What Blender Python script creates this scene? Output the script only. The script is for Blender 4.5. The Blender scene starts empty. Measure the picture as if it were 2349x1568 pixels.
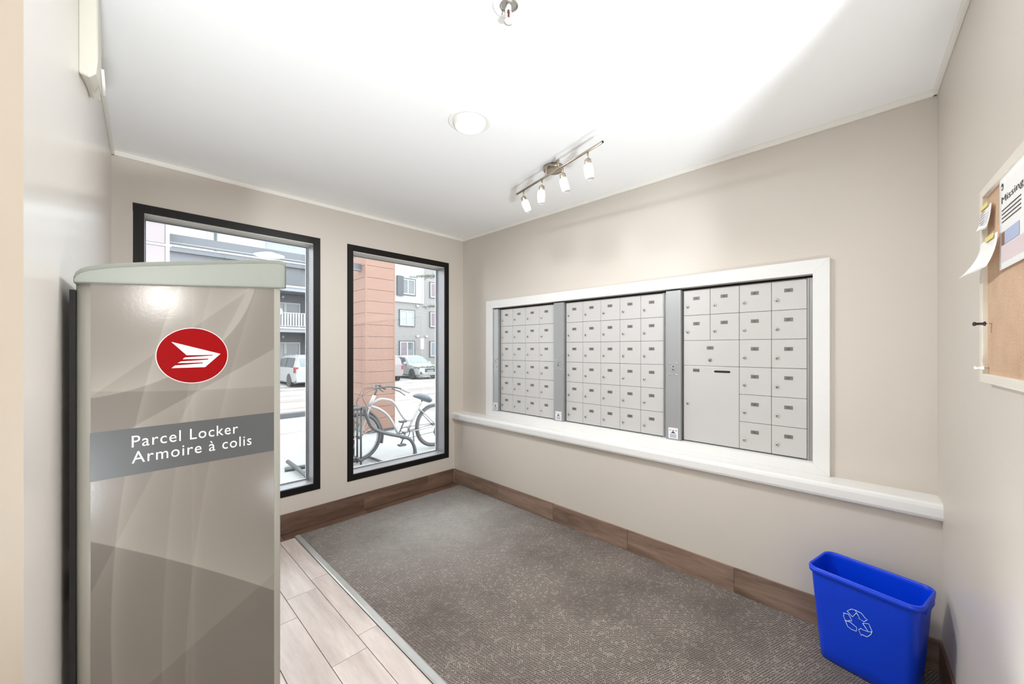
import bpy, bmesh, math, random
from mathutils import Vector, Matrix
random.seed(7)
PI = math.pi
SC = bpy.context.scene
COL = SC.collection

# ------------------------------------------------------------------ camera, world, lights, exposure
H0 = 1.3336
cam_d = bpy.data.cameras.new('camera'); cam = bpy.data.objects.new('camera', cam_d); COL.objects.link(cam)
cam.location = (0, 0, H0)
cam.rotation_euler = (PI/2, 0, -math.radians(45.5))
cam_d.sensor_fit = 'HORIZONTAL'; cam_d.sensor_width = 36.0
cam_d.lens = 891.0/2349.0*36.0
cam_d.shift_y = 16.0/2349.0
cam_d.clip_start = 0.02; cam_d.clip_end = 200
SC.camera = cam

vs = SC.view_settings
vs.view_transform = 'Standard'; vs.look = 'None'; vs.exposure = 1.20; vs.gamma = 1.0; vs.use_curve_mapping = False

W = bpy.data.worlds.new('overcast_sky'); SC.world = W; W.use_nodes = True
wn = W.node_tree.nodes; wn.clear()
wo = wn.new('ShaderNodeOutputWorld'); wb = wn.new('ShaderNodeBackground')
wb.inputs['Color'].default_value = (0.95, 0.98, 1.0, 1); wb.inputs['Strength'].default_value = 2.5
W.node_tree.links.new(wb.outputs[0], wo.inputs[0])
SC.cycles.max_bounces = 10; SC.cycles.diffuse_bounces = 6; SC.cycles.transparent_max_bounces = 12
SC.cycles.caustics_reflective = False; SC.cycles.caustics_refractive = False

def area_light(name, loc, size, power, color=(1, .96, .9), rot=(0, 0, 0), shape='DISK', spread=PI, size_y=None):
    d = bpy.data.lights.new(name, 'AREA'); d.shape = shape; d.size = size
    if size_y: d.size_y = size_y
    d.energy = power; d.color = color; d.spread = spread
    o = bpy.data.objects.new(name, d); o.location = loc; o.rotation_euler = rot; COL.objects.link(o)
    return o
def point_light(name, loc, radius, power, color=(1, .96, .9)):
    d = bpy.data.lights.new(name, 'POINT'); d.shadow_soft_size = radius; d.energy = power; d.color = color
    o = bpy.data.objects.new(name, d); o.location = loc; COL.objects.link(o)
    return o
LP = dict(down=13.5, lobby=1.5, up=96.0)
EXT = .37      # darkens every outdoor colour to offset the bright sky and exposure
# daylight through the two window openings is sky light; the ceiling downlight is a fixture, the lobby lamps behind the camera are added for light
area_light('downlight_lamp', (1.217, 1.489, 2.395), .30, LP['down'], (.97, .985, 1))

# ------------------------------------------------------------------ helpers
def lin(c):
    c /= 255.0
    return c/12.92 if c <= .04045 else ((c+.055)/1.055)**2.4
def rgb(r, g, b): return (lin(r), lin(g), lin(b), 1)
def ext(r, g, b): return (lin(r)*EXT, lin(g)*EXT, lin(b)*EXT, 1)

class NT:
    def __init__(s, name):
        s.m = bpy.data.materials.new(name); s.m.use_nodes = True
        s.n = s.m.node_tree.nodes; s.l = s.m.node_tree.links; s.n.clear()
        s.out = s.n.new('ShaderNodeOutputMaterial'); s.p = s.n.new('ShaderNodeBsdfPrincipled')
        s.l.new(s.p.outputs[0], s.out.inputs[0])
    def node(s, t, **k):
        n = s.n.new(t)
        for a, v in k.items(): setattr(n, a, v)
        return n
    def val(s, sock, v):
        if isinstance(v, bpy.types.NodeSocket): s.l.new(v, sock)
        else: sock.default_value = v
    def math(s, op, a, b=0.0, c=None, clamp=False):
        n = s.n.new('ShaderNodeMath'); n.operation = op; n.use_clamp = clamp
        s.val(n.inputs[0], a); s.val(n.inputs[1], b)
        if c is not None: s.val(n.inputs[2], c)
        return n.outputs[0]
    def mix(s, f, a, b):
        n = s.n.new('ShaderNodeMix'); n.data_type = 'RGBA'
        s.val(n.inputs['Factor'], f); s.val(n.inputs['A'], a) if False else None
        s.val(n.inputs[6], a); s.val(n.inputs[7], b)
        return n.outputs[2]
    def coord(s, kind='Object'):
        return s.n.new('ShaderNodeTexCoord').outputs[kind]
    def mapped(s, v, scale=(1, 1, 1), rot=(0, 0, 0), loc=(0, 0, 0)):
        n = s.n.new('ShaderNodeMapping'); s.l.new(v, n.inputs[0])
        n.inputs['Scale'].default_value = scale; n.inputs['Rotation'].default_value = rot; n.inputs['Location'].default_value = loc
        return n.outputs[0]
    def noise(s, v, scale, detail=3, rough=.5, dist=0):
        n = s.n.new('ShaderNodeTexNoise'); s.l.new(v, n.inputs['Vector'])
        n.inputs['Scale'].default_value = scale; n.inputs['Detail'].default_value = detail
        n.inputs['Roughness'].default_value = rough; n.inputs['Distortion'].default_value = dist
        return n.outputs[0]
    def ramp(s, f, stops):
        n = s.n.new('ShaderNodeValToRGB'); s.l.new(f, n.inputs[0])
        e = n.color_ramp.elements
        e[0].position, e[0].color = stops[0]; e[1].position, e[1].color = stops[-1]
        for p, c in stops[1:-1]:
            x = e.new(p); x.color = c
        return n.outputs[0]
    def bump(s, h, strength, dist=.002):
        n = s.n.new('ShaderNodeBump'); n.inputs['Strength'].default_value = strength; n.inputs['Distance'].default_value = dist
        s.l.new(h, n.inputs['Height']); s.l.new(n.outputs[0], s.p.inputs['Normal'])
    def set(s, **k):
        for a, v in k.items(): s.val(s.p.inputs[a.replace('_', ' ')], v)
        return s

def simple(name, c, rough=.5, metal=0.0, var=.03, nscale=6.0, bump=0.0, bscale=200.0, bdist=.0006, spec=.5, emit=None):
    t = NT(name); co = t.coord()
    if var:
        n = t.noise(co, nscale, 3)
        a = tuple(x*(1-var) for x in c[:3])+(1,); b = tuple(min(1, x*(1+var)) for x in c[:3])+(1,)
        t.val(t.p.inputs['Base Color'], t.mix(n, a, b))
    else: t.p.inputs['Base Color'].default_value = c
    t.p.inputs['Roughness'].default_value = rough; t.p.inputs['Metallic'].default_value = metal
    t.p.inputs['Specular IOR Level'].default_value = spec
    if bump: t.bump(t.noise(co, bscale, 2), bump, bdist)
    if emit:
        t.p.inputs['Emission Color'].default_value = emit[0]; t.p.inputs['Emission Strength'].default_value = emit[1]
    return t.m

M = {}
M['wall'] = simple('beige_wall_paint', rgb(207, 199, 189), .42, bump=.10, bscale=260, var=.015, nscale=2, bdist=.0004)
M['wall_left'] = simple('pale_semigloss_wall_paint', rgb(218, 213, 206), .24, bump=.04, bscale=120, var=.015, nscale=2, bdist=.0004)
M['wall_entry'] = simple('toned_down_wall_paint', rgb(152, 138, 122), .5, var=.015)  # wall colour darkened to offset the strong lamp light falling on it
M['ceiling'] = simple('ceiling_paint', rgb(246, 246, 246), .85, bump=.25, bscale=160, var=.01)
M['trim'] = simple('white_trim_paint', rgb(230, 229, 227), .35, var=.01)
M['cove'] = simple('off_white_cove_trim', rgb(238, 235, 228), .45, var=.01)
M['black_frame'] = simple('black_window_frame', rgb(13, 11, 10), .4, var=.1, spec=.3)
M['alu'] = simple('anodised_aluminium', rgb(176, 176, 180), .38, .55, var=.05)
M['alu_light'] = simple('light_anodised_aluminium', rgb(200, 203, 208), .42, .35, var=.04)
M['seal'] = simple('dark_glazing_seal', rgb(60, 62, 66), .6)
M['strip'] = simple('brushed_metal_strip', rgb(188, 188, 186), .36, .55, var=.08, nscale=20)
M['box_door'] = simple('satin_mailbox_metal', rgb(200, 198, 196), .36, .12, var=.015, nscale=4, bump=.05, bscale=500)
M['box_frame'] = simple('silver_mailbox_frame', rgb(180, 181, 181), .32, .55, var=.04)
M['carcass'] = simple('dark_grey_carcass', rgb(84, 82, 80), .6)
M['box_column'] = simple('silver_lock_column', rgb(176, 178, 179), .36, .5, var=.05, nscale=3)
M['plate'] = simple('grey_number_plate', rgb(128, 122, 117), .4, .3, var=.06)
M['ink'] = simple('dark_ink', rgb(52, 48, 46), .6)
M['chrome'] = simple('chrome', rgb(205, 203, 200), .18, .95, var=.03)
M['dark_slot'] = simple('dark_keyway', rgb(14, 14, 14), .7)
M['void'] = simple('dark_void', rgb(26, 24, 22), .9)
M['sticker'] = simple('white_sticker', rgb(228, 228, 232), .5)
M['sticker_red'] = simple('red_print', rgb(178, 110, 90), .5)
M['sticker_grey'] = simple('grey_print', rgb(140, 142, 158), .5)
M['nickel'] = simple('brushed_nickel', rgb(178, 166, 150), .26, .9, var=.08, nscale=30)
M['frosted'] = simple('frosted_glass_shade', rgb(205, 201, 202), .4, var=.02, emit=((1, .97, .94, 1), .04))
M['white_plastic'] = simple('white_plastic', rgb(240, 238, 234), .4, var=.01)
M['cream_plastic'] = simple('cream_plastic', rgb(206, 202, 190), .42, var=.01)
M['lamp_disc'] = simple('lit_diffuser', rgb(255, 250, 238), .5, var=0, emit=((1, .97, .88, 1), 3.0))
M['bronze'] = simple('bronze_bulb', rgb(120, 70, 50), .25, .7)
M['lid'] = simple('pale_grey_green_plastic', rgb(140, 142, 133), .28, var=.02, bump=.03, bscale=60)
M['locker_body'] = simple('warm_grey_powder_coat', rgb(148, 144, 134), .38, var=.02, bump=.05, bscale=400)
M['band'] = simple('charcoal_print', rgb(78, 78, 78), .3, var=.02, spec=.35)
M['red'] = simple('red_print_disc', rgb(132, 0, 2), .45, var=.02, spec=.08)
M['white_print'] = simple('white_print', rgb(232, 230, 226), .35, var=.01)
M['blue'] = simple('blue_bin_plastic', rgb(0, 62, 216), .30, var=.12, nscale=5, bump=.05, bscale=200)
M['pale_blue_print'] = simple('pale_blue_print', rgb(205, 228, 250), .5, var=0)
M['board_frame'] = simple('beige_board_frame', rgb(222, 216, 204), .5)
M['paper'] = simple('paper', rgb(240, 239, 236), .7, var=.01)
M['paper_pink'] = simple('pink_tinted_print', rgb(222, 205, 208), .7)
M['photo_brown'] = simple('brown_photo_print', rgb(140, 96, 84), .6)
M['photo_blue'] = simple('blue_photo_print', rgb(176, 188, 216), .6)
M['yellow'] = simple('yellow_tape', rgb(236, 222, 128), .5)
M['pin_dark'] = simple('dark_pin_plastic', rgb(50, 30, 34), .4)
M['snow'] = None
M['orange_panel'] = simple('terracotta_cladding', ext(190, 146, 127), .55, var=.06, nscale=3)
M['white_post'] = simple('pale_mauve_panel', ext(206, 192, 198), .45, var=.03)
M['grey_steel'] = simple('blue_grey_steel', ext(132, 138, 148), .5, var=.05)
M['white_siding_trim'] = simple('white_siding_trim', ext(238, 242, 244), .6)
M['balcony_grey'] = simple('balcony_grey_wall', ext(140, 144, 152), .7, var=.06, nscale=.6)
M['slab'] = simple('pale_slab_edge', ext(196, 204, 214), .6, var=.03)
M['win_dark_trim'] = simple('charcoal_window_trim', ext(104, 112, 118), .6)
M['far_glass'] = simple('far_window_glass', ext(150, 160, 168), .12, var=.1, nscale=1.5)
M['curtain'] = simple('window_blind', ext(214, 222, 222), .6)
M['far_glass_plum'] = simple('plum_curtain_glass', ext(158, 140, 152), .2)
M['shutter'] = simple('slate_panel', ext(100, 106, 116), .5)
M['car_white'] = simple('white_car_paint', ext(232, 235, 238), .22, var=.01)
M['car_silver'] = simple('silver_pink_car_paint', ext(200, 192, 192), .25, var=.02)
M['car_glass'] = simple('tinted_car_glass', ext(112, 120, 132), .08, var=.1)
M['screen_glass'] = simple('pale_windscreen_glass', ext(190, 208, 214), .08, var=.05)
M['tyre'] = simple('tyre_rubber', ext(92, 96, 100), .8)
M['rim'] = simple('wheel_rim', ext(200, 203, 206), .3, .5)
M['black_trim'] = simple('grey_black_trim', ext(92, 96, 98), .5)
M['tail_red'] = simple('red_tail_lamp', ext(196, 72, 80), .25)
M['bike_white'] = simple('white_bicycle_paint', ext(222, 222, 222), .25, var=.02)
M['bike_grey'] = simple('grey_rubber', ext(104, 107, 112), .6)
M['saddle'] = simple('grey_saddle_vinyl', ext(128, 138, 150), .4)
M['cable'] = simple('brown_cable', ext(112, 92, 84), .6)
M['rack'] = simple('weathered_galvanised_steel', ext(112, 116, 120), .45, .3, var=.1, nscale=12)
M['asphalt'] = None
M['needles'] = simple('frosty_pine_needles', ext(150, 166, 146), .7, var=.15)
M['bark'] = simple('grey_bark', ext(120, 108, 98), .9)

def m_glass():
    t = NT('window_glass'); t.n.remove(t.p)
    tr = t.n.new('ShaderNodeBsdfTransparent'); tr.inputs[0].default_value = (.97, .985, .985, 1)
    gl = t.n.new('ShaderNodeBsdfGlossy'); gl.inputs['Roughness'].default_value = .0
    fr = t.n.new('ShaderNodeFresnel'); fr.inputs[0].default_value = 1.45
    mx = t.n.new('ShaderNodeMixShader')
    t.l.new(t.math('MULTIPLY', fr.outputs[0], 1.3), mx.inputs[0]); t.l.new(tr.outputs[0], mx.inputs[1]); t.l.new(gl.outputs[0], mx.inputs[2])
    t.l.new(mx.outputs[0], t.out.inputs[0]); return t.m
M['glass'] = m_glass()

def m_wood(name, dark, light, rough, axis_scale, gscale=3.0, var=.12):
    t = NT(name); oi = t.n.new('ShaderNodeObjectInfo')
    co = t.coord(); add = t.n.new('ShaderNodeVectorMath'); add.operation = 'ADD'
    t.l.new(co, add.inputs[0])
    cmb = t.n.new('ShaderNodeCombineXYZ')
    r10 = t.math('MULTIPLY', oi.outputs['Random'], 37.0)
    for i in range(3): t.l.new(r10, cmb.inputs[i])
    t.l.new(cmb.outputs[0], add.inputs[1])
    v = t.mapped(add.outputs[0], axis_scale)
    g = t.noise(v, gscale, 5, .6, .6); f = t.noise(v, gscale*6, 3, .6)
    mixv = t.math('ADD', t.math('MULTIPLY', g, .75), t.math('MULTIPLY', f, .25))
    c = t.ramp(mixv, [(.3, dark), (.7, light)])
    hsv = t.n.new('ShaderNodeHueSaturation'); t.l.new(c, hsv.inputs['Color'])
    t.l.new(t.math('ADD', t.math('MULTIPLY', oi.outputs['Random'], var), 1-var/2), hsv.inputs['Value'])
    t.l.new(hsv.outputs[0], t.p.inputs['Base Color'])
    t.p.inputs['Roughness'].default_value = rough
    t.bump(f, .15, .0005); return t.m
M['floor_tile'] = m_wood('pale_wood_look_tile', rgb(176, 163, 156), rgb(218, 206, 200), .38, (7, 1, 7), 1.6, .05)
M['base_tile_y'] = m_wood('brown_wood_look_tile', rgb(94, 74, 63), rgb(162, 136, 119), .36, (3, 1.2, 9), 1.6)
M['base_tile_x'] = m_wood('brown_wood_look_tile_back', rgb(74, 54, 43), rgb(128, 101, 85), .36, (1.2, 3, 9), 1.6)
M['grout'] = simple('taupe_grout', rgb(140, 128, 120), .8)
M['grout_brown'] = simple('brown_grout', rgb(170, 150, 134), .8)

def m_mat():
    t = NT('woven_ribbed_carpet'); co = t.coord()
    sep = t.n.new('ShaderNodeSeparateXYZ'); t.l.new(co, sep.inputs[0]); x, y = sep.outputs[0], sep.outputs[1]
    nz = t.noise(co, 40, 2)
    wob = t.math('MULTIPLY', t.math('SUBTRACT', nz, .5), .0045)
    x2 = t.math('ADD', x, wob); y2 = t.math('ADD', y, wob)
    def stripe(c, k): return t.math('ADD', t.math('MULTIPLY', t.math('SINE', t.math('MULTIPLY', c, k)), .5), .5)
    # short blocks of ribs turning by ninety degrees, plus diagonal drift
    P = .0064
    u = t.math('ADD', x2, y2); w = t.math('SUBTRACT', x2, y2)
    ra = stripe(u, 2*PI/P*.72); rb = stripe(w, 2*PI/P*.72)
    chk = t.n.new('ShaderNodeTexNoise'); chk.inputs['Scale'].default_value = 60; chk.inputs['Detail'].default_value = 1
    t.l.new(co, chk.inputs['Vector'])
    f = t.math('GREATER_THAN', chk.outputs[0], .60)
    cell = stripe(t.math('MULTIPLY_ADD', y2, 1.0, t.math('MULTIPLY', x2, .35)), 2*PI/.0095)
    a = t.math('MULTIPLY', ra, t.math('ADD', t.math('MULTIPLY', cell, .6), .4))
    pat = t.math('ADD', t.math('MULTIPLY', a, t.math('SUBTRACT', 1.0, f)), t.math('MULTIPLY', rb, f))
    fine = t.noise(co, 420, 2); big = t.noise(co, 3.2, 4, .6)
    h = t.math('ADD', t.math('MULTIPLY', pat, .8), t.math('MULTIPLY', fine, .5))
    c = t.ramp(h, [(.18, rgb(40, 34, 31)), (.5, rgb(101, 92, 86)), (.95, rgb(186, 176, 167))])
    wear = t.noise(co, 2.2, 5, .65); c = t.mix(t.math('MULTIPLY', t.math('SUBTRACT', .56, wear, clamp=True), 2.6, clamp=True), c, rgb(84, 76, 71))
    # trodden dust worn into the pile: stains with a shape of their own, near the windowed corner
    gx = t.math('SUBTRACT', x, 1.75); gy = t.math('SUBTRACT', y, 2.55)
    d2 = t.math('ADD', t.math('MULTIPLY', gx, gx), t.math('MULTIPLY', t.math('MULTIPLY', gy, gy), 1.6))
    dn = t.math('MULTIPLY', t.math('POWER', 2.718, t.math('MULTIPLY', d2, -2.2)), t.math('ADD', big, t.math('MULTIPLY', t.noise(co, 26, 4, .7), .7)), clamp=True)
    c2 = t.mix(t.math('MULTIPLY', dn, .75), c, rgb(188, 186, 183))
    t.l.new(c2, t.p.inputs['Base Color']); t.p.inputs['Roughness'].default_value = .95
    t.p.inputs['Specular IOR Level'].default_value = .1
    t.bump(h, .55, .003); return t.m
M['mat'] = m_mat()

def m_snow():
    t = NT('snowy_ground'); co = t.coord()
    sep = t.n.new('ShaderNodeSeparateXYZ'); t.l.new(co, sep.inputs[0])
    n1 = t.noise(t.mapped(co, (.25, 1.0, 1)), 1.1, 5, .6); n2 = t.noise(co, 6, 4)
    f = t.ramp(t.math('ADD', t.math('MULTIPLY', n1, .85), t.math('MULTIPLY', n2, .15)), [(.38, ext(168, 160, 154)), (.50, ext(212, 209, 206)), (.6, ext(242, 244, 246))])
    t.l.new(f, t.p.inputs['Base Color']); t.p.inputs['Roughness'].default_value = .8
    t.bump(t.noise(co, 5, 5), .5, .05); return t.m
M['snow'] = m_snow()
def m_road():
    t = NT('snow_packed_road'); co = t.coord()
    n1 = t.noise(t.mapped(co, (.12, 1.2, 1)), 1.3, 5, .6)
    f = t.ramp(n1, [(.38, ext(160, 146, 138)), (.52, ext(196, 186, 180)), (.66, ext(232, 232, 232))])
    t.l.new(f, t.p.inputs['Base Color']); t.p.inputs['Roughness'].default_value = .8; return t.m
M['road'] = m_road()
M['walk'] = simple('snow_dusted_concrete', ext(216, 218, 218), .8, var=.10, nscale=1.5)
M['curb'] = simple('grey_curb', ext(128, 132, 138), .8, var=.2, nscale=3)

def m_siding(name, c, pitch=.1):
    t = NT(name); co = t.coord(); sep = t.n.new('ShaderNodeSeparateXYZ'); t.l.new(co, sep.inputs[0])
    fr = t.math('FRACT', t.math('DIVIDE', sep.outputs[2], pitch))
    edge = t.math('GREATER_THAN', fr, .86)
    dark = tuple(v*.72 for v in c[:3])+(1,)
    t.l.new(t.mix(edge, c, dark), t.p.inputs['Base Color']); t.p.inputs['Roughness'].default_value = .6
    t.bump(fr, .6, .02); return t.m
M['siding_white'] = m_siding('white_lap_siding', ext(234, 238, 240), .15)
M['siding_grey'] = m_siding('grey_lap_siding', ext(196, 194, 192), .15)

def m_graphic():
    """flat printed swooshes on the locker's end panel: soft translucent folds in warm greys"""
    t = NT('printed_swoosh_panel'); co = t.coord(); sep = t.n.new('ShaderNodeSeparateXYZ'); t.l.new(co, sep.inputs[0])
    u, z = sep.outputs[0], sep.outputs[2]
    tot = None
    # (a,b,c) curve z = a + b*u + c*u*u ; side +1 wash above, width, amount
    curves = [(.898, -.66, -.25, 1, .12, .13), (1.20, .9, 0, 1, .05, .05), (1.085, .62, 0, -1, .10, .07),
              (1.235, -.10, .15, 1, .06, .05), (.42, .55, 0, 1, .2, .03), (1.14, -.5, .6, 1, .08, .04)]
    for a, b, c, sd, wd, am in curves:
        g = t.math('ADD', t.math('ADD', t.math('MULTIPLY', u, b), a), t.math('MULTIPLY', t.math('MULTIPLY', u, u), c))
        s = t.math('MULTIPLY', t.math('SUBTRACT', z, g), float(sd))
        st = t.math('MULTIPLY', s, 260.0, clamp=True)
        dec = t.math('POWER', 2.718, t.math('MULTIPLY', t.math('MAXIMUM', s, 0.0), -1.0/wd))
        term = t.math('MULTIPLY', t.math('MULTIPLY', st, t.math('ADD', dec, .45)), am)
        tot = term if tot is None else t.math('ADD', tot, term)
    # upright folds: u = a + b*z + c*z*z
    vert = [(.125, -.22, .17, 1, .02, .10), (.17, -.10, .10, 1, .02, .05), (.21, -.1, .13, 1, .02, .05), (.205, .0, .0, 1, .008, .035),
            (-.30, .42, .0, 1, .05, .06)]
    for a, b, c, sd, wd, am in vert:
        g = t.math('ADD', t.math('ADD', t.math('MULTIPLY', z, b), a), t.math('MULTIPLY', t.math('MULTIPLY', z, z), c))
        s = t.math('SUBTRACT', u, g)
        st = t.math('MULTIPLY', s, 300.0, clamp=True)
        dec = t.math('POWER', 2.718, t.math('MULTIPLY', t.math('MAXIMUM', s, 0.0), -1.0/wd))
        tot = t.math('ADD', tot, t.math('MULTIPLY', t.math('MULTIPLY', st, dec), am))
    # one big arc sweeping down from the upper right
    du = t.math('SUBTRACT', u, -.02); dz = t.math('SUBTRACT', z, 1.60)
    rr = t.math('SQRT', t.math('ADD', t.math('MULTIPLY', du, du), t.math('MULTIPLY', dz, dz)))
    s = t.math('SUBTRACT', .385, rr)
    st = t.math('MULTIPLY', s, 300.0, clamp=True)
    dec = t.math('POWER', 2.718, t.math('MULTIPLY', t.math('MAXIMUM', s, 0.0), -14.0))
    tot = t.math('ADD', tot, t.math('MULTIPLY', t.math('MULTIPLY', st, dec), .14))
    f = t.math('ADD', t.math('MULTIPLY', tot, 1.7), .12, clamp=True)
    c = t.ramp(f, [(.1, rgb(94, 88, 81)), (.4, rgb(127, 120, 112)), (.8, rgb(160, 154, 144))])
    t.l.new(c, t.p.inputs['Base Color']); t.p.inputs['Roughness'].default_value = .16
    t.bump(t.noise(co, 150, 2), .12, .0006); return t.m
M['graphic'] = m_graphic()

def m_cork():
    t = NT('cork_board'); co = t.coord()
    n = t.noise(co, 260, 4, .7); n2 = t.noise(co, 14, 3)
    c = t.ramp(t.math('ADD', t.math('MULTIPLY', n, .7), t.math('MULTIPLY', n2, .3)), [(.35, rgb(188, 152, 122)), (.65, rgb(220, 190, 162))])
    t.l.new(c, t.p.inputs['Base Color']); t.p.inputs['Roughness'].default_value = .85; t.bump(n, .4, .001); return t.m
M['cork'] = m_cork()

class MB:
    """collects shapes into one mesh; a material slot per material"""
    def __init__(s): s.bm = bmesh.new(); s.mats = []; s.cur = 0; s.smooth = False
    def mat(s, m):
        if m not in s.mats: s.mats.append(m)
        s.cur = s.mats.index(m); return s
    def face(s, vs, smooth=None):
        try:
            f = s.bm.faces.new(vs); f.material_index = s.cur; f.smooth = s.smooth if smooth is None else smooth; return f
        except ValueError: return None
    def box(s, x0, y0, z0, x1, y1, z1, T=None):
        P = [(x0, y0, z0), (x1, y0, z0), (x1, y1, z0), (x0, y1, z0), (x0, y0, z1), (x1, y0, z1), (x1, y1, z1), (x0, y1, z1)]
        v = [s.bm.verts.new(T @ Vector(p) if T else p) for p in P]
        for q in ((3, 2, 1, 0), (4, 5, 6, 7), (0, 1, 5, 4), (1, 2, 6, 5), (2, 3, 7, 6), (3, 0, 4, 7)): s.face([v[i] for i in q], False)
        return s
    def bbox(s, x0, y0, z0, x1, y1, z1, b=.003, seg=2):
        """bevelled box"""
        t = bmesh.new(); bmesh.ops.create_cube(t, size=1)
        for v in t.verts: v.co = Vector(((x0+x1)/2+v.co.x*(x1-x0), (y0+y1)/2+v.co.y*(y1-y0), (z0+z1)/2+v.co.z*(z1-z0)))
        bmesh.ops.bevel(t, geom=t.edges[:], offset=b, segments=seg, affect='EDGES', profile=.5)
        s.merge(t); return s
    def merge(s, t, T=None):
        mp = {}
        for v in t.verts: mp[v] = s.bm.verts.new(T @ v.co if T else v.co)
        for f in t.faces: s.face([mp[v] for v in f.verts], True if f.smooth else None)
        t.free()
    def loops(s, rings, cap=True, closed=True, smooth=True):
        R = [[s.bm.verts.new(p) for p in r] for r in rings]
        for a, b in zip(R, R[1:]):
            n = len(a)
            for i in range(n if closed else n-1):
                j = (i+1) % n; s.face([a[i], a[j], b[j], b[i]], smooth)
        if cap:
            s.face(list(reversed(R[0])), False); s.face(R[-1], False)
        return s
    def lathe(s, prof, n=24, T=None, cap=True, smooth=True):
        rings = []
        for r, z in prof:
            ring = []
            for i in range(n):
                a = 2*PI*i/n; p = Vector((r*math.cos(a), r*math.sin(a), z)); ring.append(T @ p if T else p)
            rings.append(ring)
        return s.loops(rings, cap, True, smooth)
    def tube(s, pts, r, n=8, smoothpath=0, cap=True, closed=False):
        P = [Vector(p) for p in pts]
        rr = r if isinstance(r, (list, tuple)) else [r]*len(P)
        if smoothpath:
            Q, R2 = [], []
            m = len(P)
            for i in range(m-1 if not closed else m):
                p0 = P[(i-1) % m] if (closed or i > 0) else P[0]; p1 = P[i]; p2 = P[(i+1) % m]; p3 = P[(i+2) % m] if (closed or i+2 < m) else P[-1]
                for k in range(smoothpath):
                    t = k/smoothpath
                    Q.append(.5*((2*p1)+(-p0+p2)*t+(2*p0-5*p1+4*p2-p3)*t*t+(-p0+3*p1-3*p2+p3)*t**3)); R2.append(rr[i]*(1-t)+rr[(i+1) % m]*t)
            if not closed: Q.append(P[-1]); R2.append(rr[-1])
            P, rr = Q, R2
        rings = []; prev = None; m = len(P)
        for i, p in enumerate(P):
            if closed: d = P[(i+1) % m]-P[i-1]
            else: d = (P[min(i+1, m-1)]-P[max(i-1, 0)])
            d.normalize()
            if prev is None:
                up = Vector((0, 0, 1)) if abs(d.z) < .9 else Vector((1, 0, 0)); x = d.cross(up).normalized()
            else:
                x = (prev-d*prev.dot(d)).normalized()
            y = d.cross(x); prev = x
            rings.append([p+(x*math.cos(2*PI*k/n)+y*math.sin(2*PI*k/n))*rr[i] for k in range(n)])
        if closed:
            rings.append(rings[0]); return s.loops(rings, False)
        return s.loops(rings, cap)
    def prism(s, pts, h0, h1, axes='xz', T=None):
        """polygon pts in the given plane extruded along the third axis from h0 to h1"""
        def P(a, b, h):
            v = {'xz': (a, h, b), 'xy': (a, b, h), 'yz': (h, a, b)}[axes]; return T @ Vector(v) if T else Vector(v)
        a = [s.bm.verts.new(P(x, y, h0)) for x, y in pts]; b = [s.bm.verts.new(P(x, y, h1)) for x, y in pts]; n = len(pts)
        for i in range(n): s.face([a[i], a[(i+1) % n], b[(i+1) % n], b[i]], False)
        fs = [s.face(list(reversed(a)), False), s.face(b, False)]
        return s
    def build(s, name, m=None, parent=None, kind=None, label=None, loc=None, bevel=None):
        if m is not None:
            if s.mats: s.mats[0:0] = []
            else: s.mats = [m]
        bmesh.ops.recalc_face_normals(s.bm, faces=s.bm.faces[:])
        me = bpy.data.meshes.new(name); s.bm.to_mesh(me); s.bm.free()
        for x in s.mats: me.materials.append(x)
        o = bpy.data.objects.new(name, me); COL.objects.link(o)
        if parent: o.parent = parent
        if kind: o['kind'] = kind
        if label: o['label'] = label
        if loc: o.location = loc
        if bevel:
            md = o.modifiers.new('bevel', 'BEVEL'); md.width = bevel; md.segments = 2; md.limit_method = 'ANGLE'; md.angle_limit = .6
        return o

def thing(name, label, cat, loc=(0, 0, 0), rz=0.0, group=None):
    o = bpy.data.objects.new(name, None); COL.objects.link(o); o.location = loc; o.rotation_euler = (0, 0, rz)
    o.empty_display_size = .05
    return tag(o, label, cat, group)
def tag(o, label, cat, group=None):
    o['label'] = label; o['category'] = cat
    if group: o['group'] = group
    return o
def struct(name, mb, m, **k): return mb.build(name, m, kind='structure', **k)

def text_into(mb, body, x0, z0, w, h, T, depth=.0004, spacing=1.0):
    """lettering as thin geometry fitted into the rectangle (x0,z0,w,h) of the local xz plane mapped by T (y is the normal)"""
    c = bpy.data.curves.new('t', 'FONT'); c.body = body; c.size = 1; c.space_character = spacing; c.resolution_u = 3
    o = bpy.data.objects.new('t', c); COL.objects.link(o)
    me = bpy.data.meshes.new_from_object(o, depsgraph=bpy.context.evaluated_depsgraph_get())
    bpy.data.objects.remove(o); bpy.data.curves.remove(c)
    xs = [v.co.x for v in me.vertices]; ys = [v.co.y for v in me.vertices]
    if not xs: return
    ax, bx, ay, by = min(xs), max(xs), min(ys), max(ys)
    mp = [mb.bm.verts.new(T @ Vector((x0+(v.co.x-ax)/(bx-ax)*w, -depth, z0+(v.co.y-ay)/(by-ay)*h))) for v in me.vertices]
    for p in me.polygons: mb.face([mp[i] for i in p.vertices], False)
    bpy.data.meshes.remove(me)

# ------------------------------------------------------------------ room shell
DM, XL, DB, HC = 2.4806, 2.370, 3.14, 2.452
def RZ(a): return Matrix.Rotation(a, 4, 'Z')
# floor base under everything (tiles sit on it)
b = MB().box(-2.2, -4.2, -.12, 2.9, 3.30, -.006); floor = struct('floor', b, M['grout'])
b = MB().box(-2.2, -4.2, HC, 2.9, 3.45, HC+.12); struct('ceiling', b, M['ceiling'])

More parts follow.
